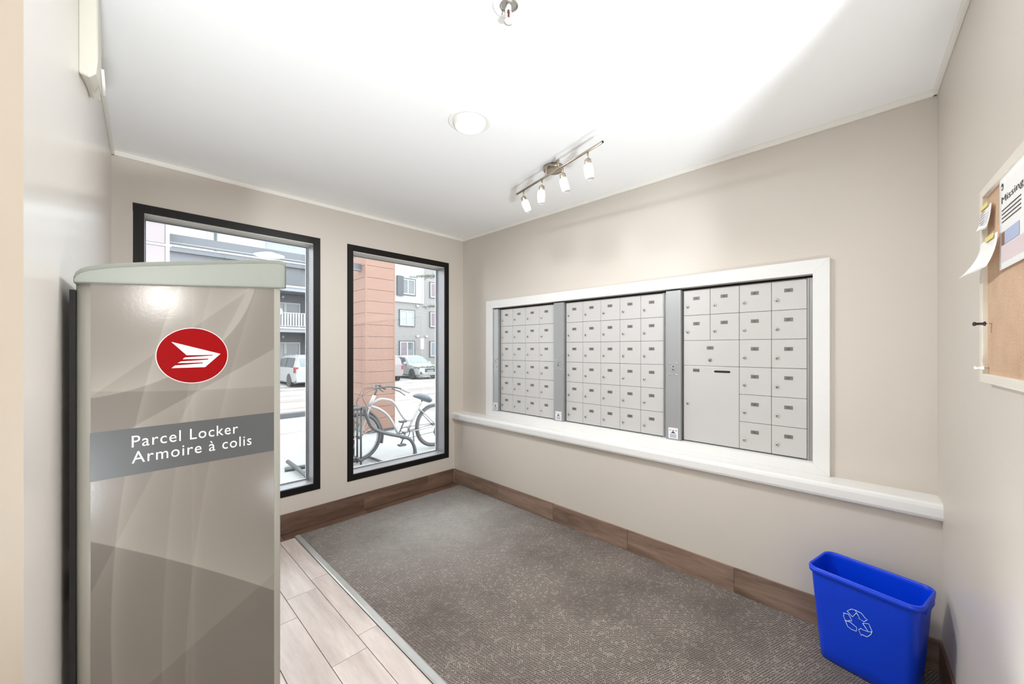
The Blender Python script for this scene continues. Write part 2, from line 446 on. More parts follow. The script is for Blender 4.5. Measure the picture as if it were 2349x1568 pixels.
# wall with the two windows
W1 = (.064, 1.096); W2 = (1.301, 2.303); WZ = (.262, 2.182)
b = MB()
y0, y1 = DB, DB+.20
b.box(-.30, y0, 0, W1[0], y1, HC).box(W1[1], y0, 0, W2[0], y1, HC).box(W2[1], y0, 0, 2.75, y1, HC)
for w in (W1, W2): b.box(w[0], y0, 0, w[1], y1, WZ[0]).box(w[0], y0, WZ[1], w[1], y1, HC)
struct('wall_back', b, M['wall'])

# mailbox wall: upper part with the recess, lower part stands proud under the ledge
NY = (.285, 2.690); NZ = (.748, 1.712)
b = MB()
b.box(DM, -.16, .60, DM+.25, NY[0], HC).box(DM, NY[1], .60, DM+.25, DB, HC)
b.box(DM, NY[0], .60, DM+.25, NY[1], NZ[0]).box(DM, NY[0], NZ[1], DM+.25, NY[1], HC).box(DM+.13, NY[0], NZ[0], DM+.25, NY[1], NZ[1])
struct('wall_right', b, M['wall'])
b = MB().box(XL, -.165, 0, DM+.24, DB, .632); struct('wall_right_lower', b, M['wall'])
# ledge with rounded nosing
prof = [(DM+.02, .632), (2.352, .632), (2.340, .638), (2.336, .650), (2.336, .684), (2.340, .697), (2.350, .703), (DM+.02, .703)]
b = MB().prism(prof, -.17, 3.139, 'xz'); struct('trim_1', b, M['trim'], bevel=.0015)['label'] = 'white ledge running under the mailboxes'

# near wall (holds the notice board), turned a little off square
NW0 = Vector((DM, -.134, 0)); NWA = math.atan2(-.0637, -.998)
near = RZ(NWA)
TN = Matrix.Translation(NW0) @ near          # local x runs along the wall away from the mailbox wall, local y points out of the room (left turn)
b = MB().box(-.14, 0, 0, 1.26, .14, HC, TN); struct('wall_near', b, M['wall'])
# left wall, also a little off square
LW0 = Vector((-.022, DB, 0)); LWA = math.atan2(-.999, -.037)
TL = Matrix.Translation(LW0) @ RZ(LWA)       # local x runs along the wall towards the camera, local y points into the room? (room side is +y)
LWL = 2.17
b = MB().box(-.05, -.16, 0, LWL, 0, HC, TL); struct('wall_left', b, M['wall_left'])
# the left wall ends in a corner and turns away
ex = (TL @ Vector((LWL, 0, 0)))
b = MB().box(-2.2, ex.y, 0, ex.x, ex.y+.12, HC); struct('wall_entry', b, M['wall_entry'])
# the lobby behind the camera
b = MB().box(-2.2, -4.3, 0, 2.9, -4.2, HC); struct('wall_rear', b, M['wall'])
b = MB().box(-2.3, -4.3, 0, -2.2, ex.y+.12, HC); struct('wall_lobby_left', b, M['wall'])
b = MB().box(2.8, -4.3, 0, 2.9, -.16, HC); struct('wall_lobby_right', b, M['wall'])

# cove trim strips along the ceiling
h, tk = .026, .014
struct('trim_2', MB().box(-.03, DB-tk, HC-h, DM, DB, HC), M['cove'], bevel=.002)
struct('trim_3', MB().box(DM-tk, -.15, HC-h, DM, DB, HC), M['cove'], bevel=.002)
struct('trim_4', MB().box(0, -tk, HC-h, 1.26, 0, HC, TN), M['cove'], bevel=.002)
struct('trim_5', MB().box(0, 0, HC-h, LWL, tk, HC, TL), M['cove'], bevel=.002)
# caulk beads where the walls meet are part of the paint; none modelled

# ---- baseboards of wood-look tile, each tile a piece
def base_run(name, grout_box, tiles, m):
    g = MB().box(*grout_box[:6], T=grout_box[6] if len(grout_box) > 6 else None)
    o = struct(name, g, M['grout_brown'])
    for t in tiles:
        T = t[6] if len(t) > 6 else None
        MB().box(*t[:6], T=T).build('tile', m, o, bevel=.0012)
    return o
js = [3.13, 2.50, 1.877, 1.252, .621, -.02, -.165]
base_run('baseboard_right', (XL-.006, -.16, 0, XL+.001, 3.13, .139), [(XL-.010, js[i+1]+.0012, 0, XL, js[i]-.0012, .141) for i in range(6)], M['base_tile_y'])
jx = [-.02, .205, .823, 1.440, 2.054, 2.358]
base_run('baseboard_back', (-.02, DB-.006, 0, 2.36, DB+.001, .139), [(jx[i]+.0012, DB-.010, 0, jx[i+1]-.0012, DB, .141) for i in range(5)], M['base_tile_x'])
jn = [.128, .74, 1.258]
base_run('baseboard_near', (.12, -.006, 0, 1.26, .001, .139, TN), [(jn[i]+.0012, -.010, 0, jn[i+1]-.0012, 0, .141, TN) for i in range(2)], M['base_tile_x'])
jl = [0.02, .62, 1.24, 1.86, 2.16]
base_run('baseboard_left', (0.02, -.001, 0, 2.16, .006, .139, TL), [(jl[i]+.0012, 0, 0, jl[i+1]-.0012, .010, .141, TL) for i in range(4)], M['base_tile_y'])

# ---- floor tiles: rows of planks running towards the windows
G = .0014
cols = [(.883, .786, 2.40), (.786, .631, 2.30), (.631, .476, 2.115), (.476, .321, 2.47), (.321, .166, 2.27), (.166, .011, 2.08), (.011, -.16, 2.4)]
plank_cache = {}
def plank(x0, y0, x1, y1, m='floor_tile'):
    MB().box(min(x0, x1)+G, y0+G, -.008, max(x0, x1)-G, y1-G, 0).build('tile', M[m], floor, bevel=.0008)
for xa, xb, j in cols:
    ys = [j+.62*k for k in range(-5, 3)]
    for a, c in zip(ys, ys[1:]):
        a2, c2 = max(a, -.7), min(c, 3.034)
        if c2-a2 > .03: plank(xa, a2, xb, c2)
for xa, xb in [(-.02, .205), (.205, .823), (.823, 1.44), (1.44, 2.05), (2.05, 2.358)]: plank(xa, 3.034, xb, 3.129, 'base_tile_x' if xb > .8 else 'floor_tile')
# lobby floor behind the camera, out of view: same tiles joined
b = MB()
for i in range(-14, 19):
    for k in range(6):
        yy = -4.2+k*.62+(.31 if i % 2 else 0)
        if i*.155 < 2.85 and yy < -.9: b.box(i*.155+G, yy+G, -.008, (i+1)*.155-G, min(yy+.62, -.70)-G, 0)
b.build('tile_field', M['floor_tile'], floor, kind='stuff')

# ---- entrance mat with its metal edge strip
mt = thing('entrance_mat', 'large grey-brown ribbed carpet mat filling the floor below the mailboxes', 'mat', (0, 0, 0))
MB().box(.921, -.68, -.004, 2.359, 3.030, .006).build('carpet', M['mat'], mt, bevel=.002)
es = MB().prism([(.884, 0), (.884, .003), (.890, .007), (.914, .008), (.920, .006), (.920, 0)], -.68, 3.032, 'xz').build('edge_strip', M['strip'], mt)
es['label'] = 'brushed metal edge strip'

# ------------------------------------------------------------------ windows
def window(n, x0, x1, lab):
    z0, z1 = WZ; f = .048
    r = thing('window_%d' % n, '', ''); del r['label']; del r['category']; r['kind'] = 'structure'; r['label'] = lab
    def ring(mb, xa, xb, za, zb, w, ya, yb):
        mb.box(xa, ya, za, xa+w, yb, zb).box(xb-w, ya, za, xb, yb, zb).box(xa+w, ya, za, xb-w, yb, za+w).box(xa+w, ya, zb-w, xb-w, yb, zb)
    b = MB(); ring(b, x0+.001, x1-.001, z0+.001, z1-.001, f, DB-.004, DB+.008); b.build('frame', M['black_frame'], r, bevel=.001)
    b = MB(); ring(b, x0+.02, x1-.02, z0+.02, z1-.02, f-.018, DB+.008, DB+.15); b.build('jamb', M['alu'], r)
    b = MB(); b.box(x0+f+.002, DB+.009, z0+f-.004, x1-f-.002, DB+.124, z0+f+.005); b.build('sill', M['alu_light'], r)
    b = MB(); b.box(x0+f, DB+.009, z1-f-.006, x1-f, DB+.128, z1-f+.004); b.build('head_liner', M['cove'], r)
    b = MB(); ring(b, x0+f+.002, x1-f-.002, z0+f+.002, z1-f-.002, .010, DB+.125, DB+.150); b.build('glazing_bead', M['alu_light'], r)
    b = MB(); ring(b, x0+f+.010, x1-f-.010, z0+f+.010, z1-f-.010, .003, DB+.124, DB+.130); b.build('seal', M['seal'], r)
    b = MB().box(x0+f+.010, DB+.134, z0+f+.010, x1-f-.010, DB+.139, z1-f-.010); b.build('pane', M['glass'], r)
    return r
window(1, W1[0], W1[1], 'black framed window behind the parcel locker')
window(2, W2[0], W2[1], 'black framed window near the corner looking at the bicycle')

# ------------------------------------------------------------------ mailbox surround and units
cz0, cz1, cy0, cy1 = .703, 1.785, .224, 2.768
iy0, iy1, iz0, iz1 = .2915, 2.682, .757, 1.7135
X0, X1 = DM-.020, DM+.004
def mitre(pts):      # one casing board as a prism in the yz plane
    return MB().prism(pts, X0, X1, 'yz')
cs = thing('trim_6', '', ''); del cs['category']; cs['kind'] = 'structure'; cs['label'] = 'white casing around the mailboxes'
for nm, pts in (('casing_board', [(cy0, cz1), (cy1, cz1), (iy1, iz1), (iy0, iz1)]), ('casing_board', [(cy0, cz0), (cy0, cz1), (iy0, iz1), (iy0, iz0)]),
                ('casing_board', [(cy1, cz1), (cy1, cz0), (iy1, iz0), (iy1, iz1)]), ('casing_board', [(cy1, cz0), (cy0, cz0), (iy0, iz0), (iy1, iz0)])):
    mitre(pts).build(nm, M['trim'], cs, bevel=.0015)
b = MB()
for a in ((iy0-.004, iz1-.001, iy1+.004, iz1+.012), (iy0-.004, iz0-.012, iy1+.004, iz0+.001)): b.box(X0+.02, a[0], a[1], DM+.13, a[2], a[3])
b.box(X0+.02, iy0-.012, iz0, DM+.13, iy0+.0005, iz1).box(X0+.02, iy1-.0005, iz0, DM+.13, iy1+.012, iz1)
b.build('recess_lining', M['trim'], cs)

XP = 2.500           # plane of the door faces
ROW = .1555; ZT = 1.6970
TX = Matrix(((0, 1, 0, 0), (-1, 0, 0, 0), (0, 0, 1, 0), (0, 0, 0, 1)))   # local (x,-y out,z) -> world: x to -Y, normal -y to -X
def face_T(y, z):    # lettering frame on the mailbox wall: local x runs to -Y, local y points into the wall
    return Matrix.Translation((XP, y, z)) @ TX
lock_mesh = {}
def lock(door, y, z, m='chrome', r=.0085):
    b = MB().mat(M[m]); T = Matrix.Translation((XP, y, z)) @ Matrix.Rotation(-PI/2, 4, 'Y')
    b.lathe([(r*1.1, 0), (r*1.1, .002), (r, .004), (r*.85, .0065), (r*.5, .007)], 16, T)
    b.mat(M['dark_slot']); b.box(XP-.0075, y-.0011, z-.005, XP-.0068, y+.0011, z+.004)
    key = (m, r)
    if key not in lock_mesh:      # shared mesh data: built once about its own centre
        for v in b.bm.verts: v.co -= Vector((XP, y, z))
        o = b.build('lock', None, door); lock_mesh[key] = o.data
    else:
        b.bm.free(); o = bpy.data.objects.new('lock', lock_mesh[key]); COL.objects.link(o); o.parent = door
    o.location = (XP, y, z)
    return o
def plate(door, y, z, txt):
    b = MB().mat(M['plate']); b.box(XP-.0012, y-.019, z-.0098, XP+.0005, y+.019, z+.0098)
    b.mat(M['ink'])
    w = .0056*len(txt)+.002 if len(txt) < 4 else .030
    text_into(b, txt, -w/2, -.005, w, .010, Matrix.Translation((XP-.0014, y, z)) @ TX, .0003)
    return b.build('number_plate', None, door)
def mdoor(unit, yl, yr, zt, zb, txt, wide=False, big=False):
    """yl is the larger Y (left in the picture)"""
    g = .0011
    b = MB().box(XP, yr+g, zb+g, XP+.012, yl-g, zt-g)
    d = b.build('door', M['box_door'], unit, bevel=.0012)
    w = yl-yr; jit = random.uniform(-.0006, .0006)
    if big:
        plate(d, yl-.076, zt-.028, txt); lock(d, yl-.026, zt-.235)
        s = MB().mat(M['dark_slot']); pts = []
        cy, cz, hw, hh = yl-.222, zt-.031, .038, .0062
        for i in range(7):
            a = -PI/2+PI*i/6; pts.append((cy+hw+hh*math.cos(a), cz+hh*math.sin(a)))
        for i in range(7):
            a = PI/2+PI*i/6; pts.append((cy-hw+hh*math.cos(a), cz+hh*math.sin(a)))
        s.prism(pts, XP-.0008, XP+.004, 'yz').build('mail_slot', None, d)
    elif wide:
        plate(d, (yl+yr)/2, zt-.046, txt); lock(d, (yl+yr)/2, zt-.118, 'nickel', .010)
    else:
        plate(d, (yl+yr)/2+.001, zt-.052+jit, txt); lock(d, yl-.026, zt-.101)
    return d
def unit(label, yl, col_r, grid_l, grid_r, yr):
    u = thing('mailbox_unit', label, 'mailboxes', (0, 0, 0), group='mailbox units in the wall recess')
    zb = ZT-6*ROW
    b = MB()      # carcass behind the doors with dark gaps
    b.box(XP+.004, yr+.003, zb-.006, XP+.09, yl-.003, ZT+.003)
    b.build('carcass', M['carcass'], u)
    # outer frame
    f = MB(); fx0 = XP-.004
    f.box(fx0, yr+.001, zb-.014, XP+.01, yl-.001, zb-.004)
    f.box(fx0, grid_r-.0085, zb-.004, XP+.01, grid_r-.0015, ZT+.003)
    f.box(XP-.001, grid_r-.0015, ZT+.0003, XP+.01, grid_l+.001, ZT+.0022)
    f.build('frame', M['box_frame'], u, bevel=.001)
    s = MB(); s.box(XP+.002, yr+.0005, zb-.013, XP+.02, grid_r-.009, ZT+.003)
    s.build('side_rail', M['box_frame'], u)
    # lock column standing proud of the doors
    cx = XP-.027
    c = MB().box(cx, col_r, zb-.010, XP+.01, yl-.003, ZT+.006); col = c.build('lock_column', M['box_column'], u, bevel=.0015)
    yc = (col_r+yl-.003)/2; zc = 1.206
    for sy in (-1, 1):
        for sz in (-1, 1):
            MB().lathe([(.0065, 0), (.0062, .0015), (.004, .003), (.001, .0035)], 12, Matrix.Translation((cx, yc+sy*.022, zc+sz*.036)) @ Matrix.Rotation(-PI/2, 4, 'Y')).build('rivet', M['chrome'], col)
    k = MB().mat(M['chrome']).lathe([(.010, 0), (.0095, .003), (.006, .004)], 16, Matrix.Translation((cx, yc, zc)) @ Matrix.Rotation(-PI/2, 4, 'Y'))
    k.mat(M['dark_slot']).box(cx-.0046, yc-.0015, zc-.005, cx-.0040, yc+.0015, zc+.005).box(cx-.0012, yc-.003, zc+.012, cx, yc+.003, zc+.019)
    k.build('lock', None, col)
    t = MB().mat(M['sticker']); z0 = zb+.002
    t.box(cx-.0005, yc-.030, z0, cx+.0005, yc+.030, z0+.068)
    t.mat(M['ink'])
    for dy in (-.018, .018): t.box(cx-.0009, yc+dy-.006, z0+.0505, cx-.0004, yc+dy+.006, z0+.0535)
    t.prism([(yc-.016, z0+.034), (yc+.016, z0+.034), (yc, z0+.046)], cx-.0009, cx-.0004, 'yz')
    t.mat(M['sticker_red']).box(cx-.0010, yc-.004, z0+.045, cx-.0004, yc+.004, z0+.055)
    t.mat(M['sticker_grey'])
    for q in range(6): t.box(cx-.0009, yc-.020, z0+.006+q*.0042, cx-.0004, yc+.020, z0+.0082+q*.0042)
    t.build('sticker', None, col)
    return u
num = 1
u = unit('bank of 24 metal mailboxes in four columns, nearest the windows', 2.684, 2.612, 2.604, 1.978, 1.963)
pit = (2.604-1.978)/4
for c in range(4):
    for r in range(6):
        mdoor(u, 2.604-c*pit, 2.604-(c+1)*pit, ZT-r*ROW, ZT-(r+1)*ROW, str(num)); num += 1
u = unit('middle bank of 30 metal mailboxes in five columns', 1.962, 1.8625, 1.853, 1.072, 1.055)
pit = (1.853-1.072)/5
for c in range(5):
    for r in range(6):
        mdoor(u, 1.853-c*pit, 1.853-(c+1)*pit, ZT-r*ROW, ZT-(r+1)*ROW, str(num)); num += 1
u = unit('bank of mailboxes with one large parcel door and black slot, at the right end', 1.047, .951, .943, .319, .2925)
pit = .156
for c, r, n in ((0, 0, 55), (0, 1, 56), (1, 0, 58), (1, 1, 59)):
    mdoor(u, .943-c*pit, .943-(c+1)*pit, ZT-r*ROW, ZT-(r+1)*ROW, str(n))
mdoor(u, .943, .943-2*pit, ZT-2*ROW, ZT-3*ROW, '57', wide=True)
mdoor(u, .943, .943-2*pit, ZT-3*ROW, ZT-6*ROW, 'Parcel', big=True)
num = 60
for c in (2, 3):
    for r in range(6):
        mdoor(u, .943-c*pit, .943-(c+1)*pit, ZT-r*ROW, ZT-(r+1)*ROW, str(num)); num += 1
# black fillers standing in for the shade behind and above the units
struct('recess_back', MB().box(XP+.095, iy0, iz0, XP+.109, iy1, iz1), M['void'])
struct('recess_gap_shade', MB().box(XP+.012, iy0+.001, ZT+.007, XP+.05, iy1-.001, iz1-.0015), M['void'])

# ------------------------------------------------------------------ parcel locker
LK = thing('parcel_locker', 'tall grey parcel locker with a red emblem and pale curved lid', 'parcel locker', (-.065, 1.334, 0), math.atan2(.061, .998))
DEP = .42
def zlid(u): return 1.4833+.0385*u/.4346
# body: rounded near-left corner
pl = []
R = .022
for i in range(7):
    a = PI+PI/2*i/6; pl.append((R+R*math.cos(a)+.0, R+R*math.sin(a)))
pl += [(.4185, 0), (.4185, DEP), (.05, DEP)]
b = MB(); vsb = []
lo = [b.bm.verts.new((x, y, .02)) for x, y in pl]; hi = [b.bm.verts.new((x, y, zlid(x)+.006)) for x, y in pl]; n = len(pl)
for i in range(n): b.face([lo[i], lo[(i+1) % n], hi[(i+1) % n], hi[i]], i < 6)
b.face(list(reversed(lo))); b.face(hi)
b.build('body', M['locker_body'], LK)
# printed end panel
b = MB().prism([(.0224, .02), (.404, .02), (.404, zlid(.404)-.001), (.0224, zlid(.0224)-.001)], -.0012, .001, 'xz'); b.build('graphic_panel', M['graphic'], LK)
b = MB().box(.404, -.0022, .02, .4185, .003, zlid(.41)); b.build('edge_trim', M['locker_body'], LK, bevel=.0008)
b = MB().prism([(.0215, 1.0236), (.404, 1.0222), (.404, 1.1398), (.0215, 1.1375)], -.0016, -.0010, 'xz'); bd = b.build('banner', M['band'], LK); bd['label'] = 'charcoal banner strip'
b = MB(); TI = Matrix.Translation((0, -.0017, 0))
text_into(b, 'Parcel Locker', .0909, 1.0908, .2200, .0285, TI, .0003, 1.12)
text_into(b, 'Armoire \u00e0 colis', .0909, 1.0512, .2535, .0290, TI, .0003, 1.12)
b.build('lettering', M['white_print'], LK)
# emblem
pts = [(.2108+.0765*math.cos(2*PI*i/48), 1.3160+.0745*math.sin(2*PI*i/48)) for i in range(48)]
MB().prism(pts, -.0015, -.0010, 'xz').build('emblem_border', M['white_print'], LK)
pts = [(.2108+.0750*math.cos(2*PI*i/48), 1.3160+.0730*math.sin(2*PI*i/48)) for i in range(48)]
em = MB().prism(pts, -.0019, -.0010, 'xz').build('emblem', M['red'], LK)
arrow = [(.1649, 1.352), (.2693, 1.3199), (.235, 1.2841), (.1652, 1.2838), (.1722, 1.2903), (.2293, 1.2943), (.2316, 1.2968), (.1774, 1.2966), (.1833, 1.3005), (.2407, 1.3041), (.2437, 1.307), (.1877, 1.3065), (.1921, 1.3109), (.2512, 1.3154), (.254, 1.3175), (.1959, 1.3169)]
# the wing mark, cut into triangulated strips so it stays planar
from mathutils.geometry import tessellate_polygon
b = MB().mat(M['white_print']); vv = [b.bm.verts.new((x, -.0024, z)) for x, z in arrow]
for tri in tessellate_polygon([[Vector((x, z, 0)) for x, z in arrow]]): b.face([vv[i] for i in tri], False)
b.build('wing_mark', None, em)
# lid: sloping, rounded at the wall side, overhanging at the front
prof = [(-.004, 1.4838), (-.0045, 1.4965), (-.001, 1.5085), (.006, 1.5170), (.0187, 1.5248), (.056, 1.5370), (.109, 1.5492), (.170, 1.5612), (.231, 1.5731), (.290, 1.5850), (.3385, 1.5940), (.390, 1.6030), (.4150, 1.6062), (.4280, 1.6052), (.4340, 1.6000), (.4352, 1.5900), (.4352, 1.5225)]
b = MB()
rings = []
for (w, sc) in ((-.0035, .0), (-.0060, 1.0), (DEP+.004, 1.0)):
    pass
def lid_ring(w, inset):
    out = []
    for x, z in prof:
        zc = 1.5; top = z-zlid(max(0, x))
        out.append(Vector((x+max(0, 1-x/.4)*.05*max(0, w)/DEP, w, z-inset*min(1, max(0, top/.02)))))
    return out
# front edge of the lid is rounded over
rs = [lid_ring(-.001, .010), lid_ring(-.0055, .006), lid_ring(-.009, .0), lid_ring(DEP*.5, -.004), lid_ring(DEP, 0), lid_ring(DEP+.008, .008)]
b.loops(rs, True, True, True)
ld = b.build('lid', M['lid'], LK)
md = ld.modifiers.new('edge', 'EDGE_SPLIT'); md.split_angle = .7
b = MB().box(.4185, .0, .05, .4215, DEP, 1.515); b.build('front_panel', M['locker_body'], LK)
for k in range(3):
    zt = 1.50-k*.50
    d = MB().box(.4215, .02, zt-.48, .4275, DEP-.02, zt).build('door', M['locker_body'], LK, bevel=.001)
    MB().lathe([(.009, 0), (.009, .004), (.005, .005)], 14, Matrix.Translation((.4275, .06, zt-.24)) @ Matrix.Rotation(PI/2, 4, 'Y')).build('lock', M['chrome'], d)
b = MB().prism([(-.0105, .012), (-.0008, .012), (.0452, DEP-.02), (.036, DEP-.02)], .02, 1.470, 'xy'); sp = b.build('gap_strip', M['void'], LK); sp['label'] = 'black strip in the gap on the wall side'  # black filler between the locker side and the wall
for x in (.07, .37):
    for y in (.04, DEP-.06): MB().lathe([(.018, 0), (.018, .006), (.008, .008), (.008, .022)], 12, Matrix.Translation((x, y, .0))).build('foot', M['void'], LK)

# ------------------------------------------------------------------ blue recycling bin
BN = thing('recycling_bin', 'blue plastic recycling bin with a white outlined recycling symbol', 'bin', (2.163, .074, .007), math.atan2(-.225, .974))
# local x = short axis S, local y = long axis L
def rrect(hx, hy, r, z, n=6):
    out = []
    for cx, cy, a0 in ((hx-r, hy-r, 0), (-hx+r, hy-r, PI/2), (-hx+r, -hy+r, PI), (hx-r, -hy+r, 3*PI/2)):
        for i in range(n):
            a = a0+PI/2*i/(n-1); out.append(Vector((cx+r*math.cos(a), cy+r*math.sin(a), z)))
    return out
b = MB()
b.loops([rrect(.060, .142, .028, .0), rrect(.066, .148, .032, .006), rrect(.070, .151, .033, .05), rrect(.105, .170, .036, .378), rrect(.1055, .1705, .036, .386),
         rrect(.1075, .1725, .037, .388), rrect(.1115, .1765, .038, .389), rrect(.1125, .1775, .038, .393), rrect(.1105, .1755, .037, .3965), rrect(.1060, .171, .036, .3965),
         rrect(.1030, .168, .034, .392), rrect(.102, .167, .034, .378), rrect(.067, .148, .031, .05), rrect(.062, .144, .029, .008)], cap=True)
b.build('tub', M['blue'], BN)
b = MB().loops([rrect(.1085, .1735, .037, .372), rrect(.1115, .1765, .038, .3735), rrect(.1125, .1775, .038, .391), rrect(.107, .172, .036, .392), rrect(.106, .171, .036, .373)], cap=False)
b.build('rim', M['blue'], BN)
MB().bbox(-.045, -.1775, .352, .060, -.168, .377, .003).build('grip_tab', M['blue'], BN)
sym = dict(a=[(.0412, .2631), (.0265, .2801), (.0157, .2824), (.0107, .2743), (.0244, .2483), (.0412, .2631)],
 b=[(.0157, .2824), (-.004, .2812), (-.015, .2676), (-.022, .2646), (-.0106, .2494), (.0058, .2548), (.0021, .257), (.0107, .2743)],
 c=[(.0543, .248), (.0368, .2515), (.0285, .2358), (.0275, .2281), (.0344, .2276), (.041, .2185), (.0489, .2199), (.0538, .2336), (.0512, .2457), (.0543, .248)],
 d=[(.0489, .2199), (.033, .2213), (.0126, .2115), (.0137, .1942), (.0292, .1925), (.0416, .1971), (.0489, .2199)],
 e=[(-.0068, .2413), (-.0254, .2506), (-.0349, .2257), (-.0319, .2217), (-.023, .2159), (-.0068, .2413)],
 f=[(-.0349, .2257), (-.0301, .2085), (-.0187, .1917), (-.0029, .1915), (-.0012, .1854), (.0067, .2058), (-.0021, .2168), (-.0036, .2136), (-.023, .2159)])
b = MB()
v = Vector((-(.110-.068), 0, .40)).normalized()
for p in sym.values():
    pts = []
    for s_, t_ in p:
        h_ = t_*v.z; xx = -(.070+(h_-.05)/(.378-.05)*(.105-.070))-.0006
        pts.append(Vector((xx, s_, h_)))
    b.tube(pts, .0013, 5)
b.build('recycling_symbol', M['pale_blue_print'], BN)

# ------------------------------------------------------------------ notice board on the near wall (local: x along, -y into the room)
NB = thing('notice_board', 'cork notice board in a beige frame on the right-hand wall', 'notice board', tuple(NW0), NWA)
bx0, bx1, bz0, bz1 = .842, 1.245, 1.246, 1.757
b = MB()
MB().box(bx0+.01, -.012, bz0+.01, bx1-.01, -.001, bz1-.01).build('cork_panel', M['cork'], NB)
for a in ((bx0, bz0, bx0+.026, bz1), (bx1-.026, bz0, bx1, bz1), (bx0+.026, bz0, bx1-.026, bz0+.022), (bx0+.026, bz1-.022, bx1-.026, bz1)):
    MB().box(a[0], -.022, a[1], a[2], 0, a[3]).build('frame_bar', M['board_frame'], NB, bevel=.0015)
def sheet(name, label, cat, corners, y=-.016, curl=0.0, wav=.002, mats=None, grp=None, extra=None):
    """a sheet of paper: corners TL,TR,BR,BL in the wall frame; curled away from the board along its lower edge"""
    t = thing(name, label, cat, tuple(NW0), NWA, grp)
    n = 8; b = MB(); g = []
    TLc, TRc, BRc, BLc = [Vector((c[0], 0, c[1])) for c in corners]
    for i in range(n+1):
        row = []
        for j in range(n+1):
            u_, v_ = j/n, i/n
            p = (TLc*(1-u_)+TRc*u_)*(1-v_)+(BLc*(1-u_)+BRc*u_)*v_
            p.y = y-curl*(v_**2)*(.6+.6*(1-u_))-wav*math.sin(u_*6)*v_
            row.append(b.bm.verts.new(p))
        g.append(row)
    for i in range(n):
        for j in range(n): b.face([g[i][j], g[i][j+1], g[i+1][j+1], g[i+1][j]], True)
    o = b.build('sheet', M['paper'], t); s = o.modifiers.new('t', 'SOLIDIFY'); s.thickness = .0006
    return t
n1 = sheet('note', 'small white note curling off the cork board, held with yellow tape', 'note', [(.872, 1.705), (.945, 1.700), (.935, 1.640), (.868, 1.644)], -.020, .012, grp='papers pinned on the cork board')
b = MB(); b.box(.862, -.0235, 1.699, .925, -.0225, 1.709); b.build('tape', M['yellow'], n1)
b = MB()
for q in range(5): b.box(.882, -.0265-q*.0006, 1.684-q*.007, .925, -.0262-q*.0006, 1.686-q*.007)
b.build('print', M['sticker_grey'], n1)
n2 = sheet('note', 'larger blank white sheet curling off the cork board below the small note', 'note', [(.862, 1.612), (1.02, 1.612), (1.02, 1.532), (.850, 1.528)], -.024, .030, grp='papers pinned on the cork board')
MB().box(.93, -.0275, 1.603, 1.0, -.0265, 1.614).build('tape', M['yellow'], n2)
ps = sheet('poster', 'white printed poster at the edge of the picture on the cork board', 'poster', [(1.005, 1.738), (1.20, 1.738), (1.20, 1.520), (1.005, 1.520)], -.0180, 0.0, 0.0, grp='papers pinned on the cork board')
b = MB().mat(M['ink'])
T = Matrix.Translation((0, -.0195, 0))
pts = [(1.030+.008*math.cos(2*PI*i/16), 1.712+.008*math.sin(2*PI*i/16)) for i in range(16)]; b.prism(pts, -.0188, -.0184, 'xz'); b.mat(M['paper']).prism([(1.030+.0055*math.cos(PI+PI*i/8), 1.712+.0055*math.sin(PI+PI*i/8)) for i in range(9)], -.0190, -.0187, 'xz'); b.mat(M['ink'])
text_into(b, 'Missing', 1.025, 1.668, .15, .020, Matrix.Translation((0, -.0186, 0)), .0002)
for q in range(4): b.box(1.027, -.0189, 1.655-q*.009, 1.16, -.0185, 1.657-q*.009)
b.mat(M['photo_brown']).box(1.025, -.0189, 1.575, 1.05, -.0185, 1.605)
b.mat(M['photo_blue']).box(1.05, -.0189, 1.575, 1.15, -.0185, 1.605)
b.mat(M['paper_pink']).box(1.025, -.0189, 1.535, 1.18, -.0185, 1.572)
b.build('print', None, ps)
def pushpin(lab, x, z, m, s=1.0, grp='push pins on the cork board'):
    t = thing('push_pin', lab, 'push pin', tuple(NW0), NWA, grp)
    T = Matrix.Translation((x, -.012, z)) @ Matrix.Rotation(PI/2, 4, 'X')
    MB().lathe([(.0012, .0), (.0012, .008*s)], 8, T).build('needle', M['chrome'], t)
    MB().lathe([(.0045*s, .008*s), (.005*s, .0095*s), (.0028*s, .012*s), (.0026*s, .020*s), (.0042*s, .022*s), (.0046*s, .0245*s), (.002*s, .026*s)], 12, T).build('head', M[m], t)
pushpin('dark push pin sticking out of the cork board beside its frame', .905, 1.399, 'pin_dark', 1.25)
pushpin('white push pin in the lower corner of the cork board', .880, 1.284, 'white_plastic')

# ------------------------------------------------------------------ ceiling fittings
t = thing('ceiling_downlight', 'round white downlight, lit, in the middle of the ceiling', 'ceiling light', (1.217, 1.489, HC))
MB().lathe([(.082, 0), (.082, -.004), (.098, -.006), (.104, -.003), (.104, 0)], 40, cap=False).build('flange', M['white_plastic'], t)
MB().lathe([(.084, -.001), (.076, -.020), (.072, -.026), (.068, -.026), (.068, -.018)], 40, cap=False).build('trim_ring', M['white_plastic'], t)
MB().lathe([(.068, -.019), (.04, -.022), (.001, -.023)], 40).build('diffuser', M['lamp_disc'], t)
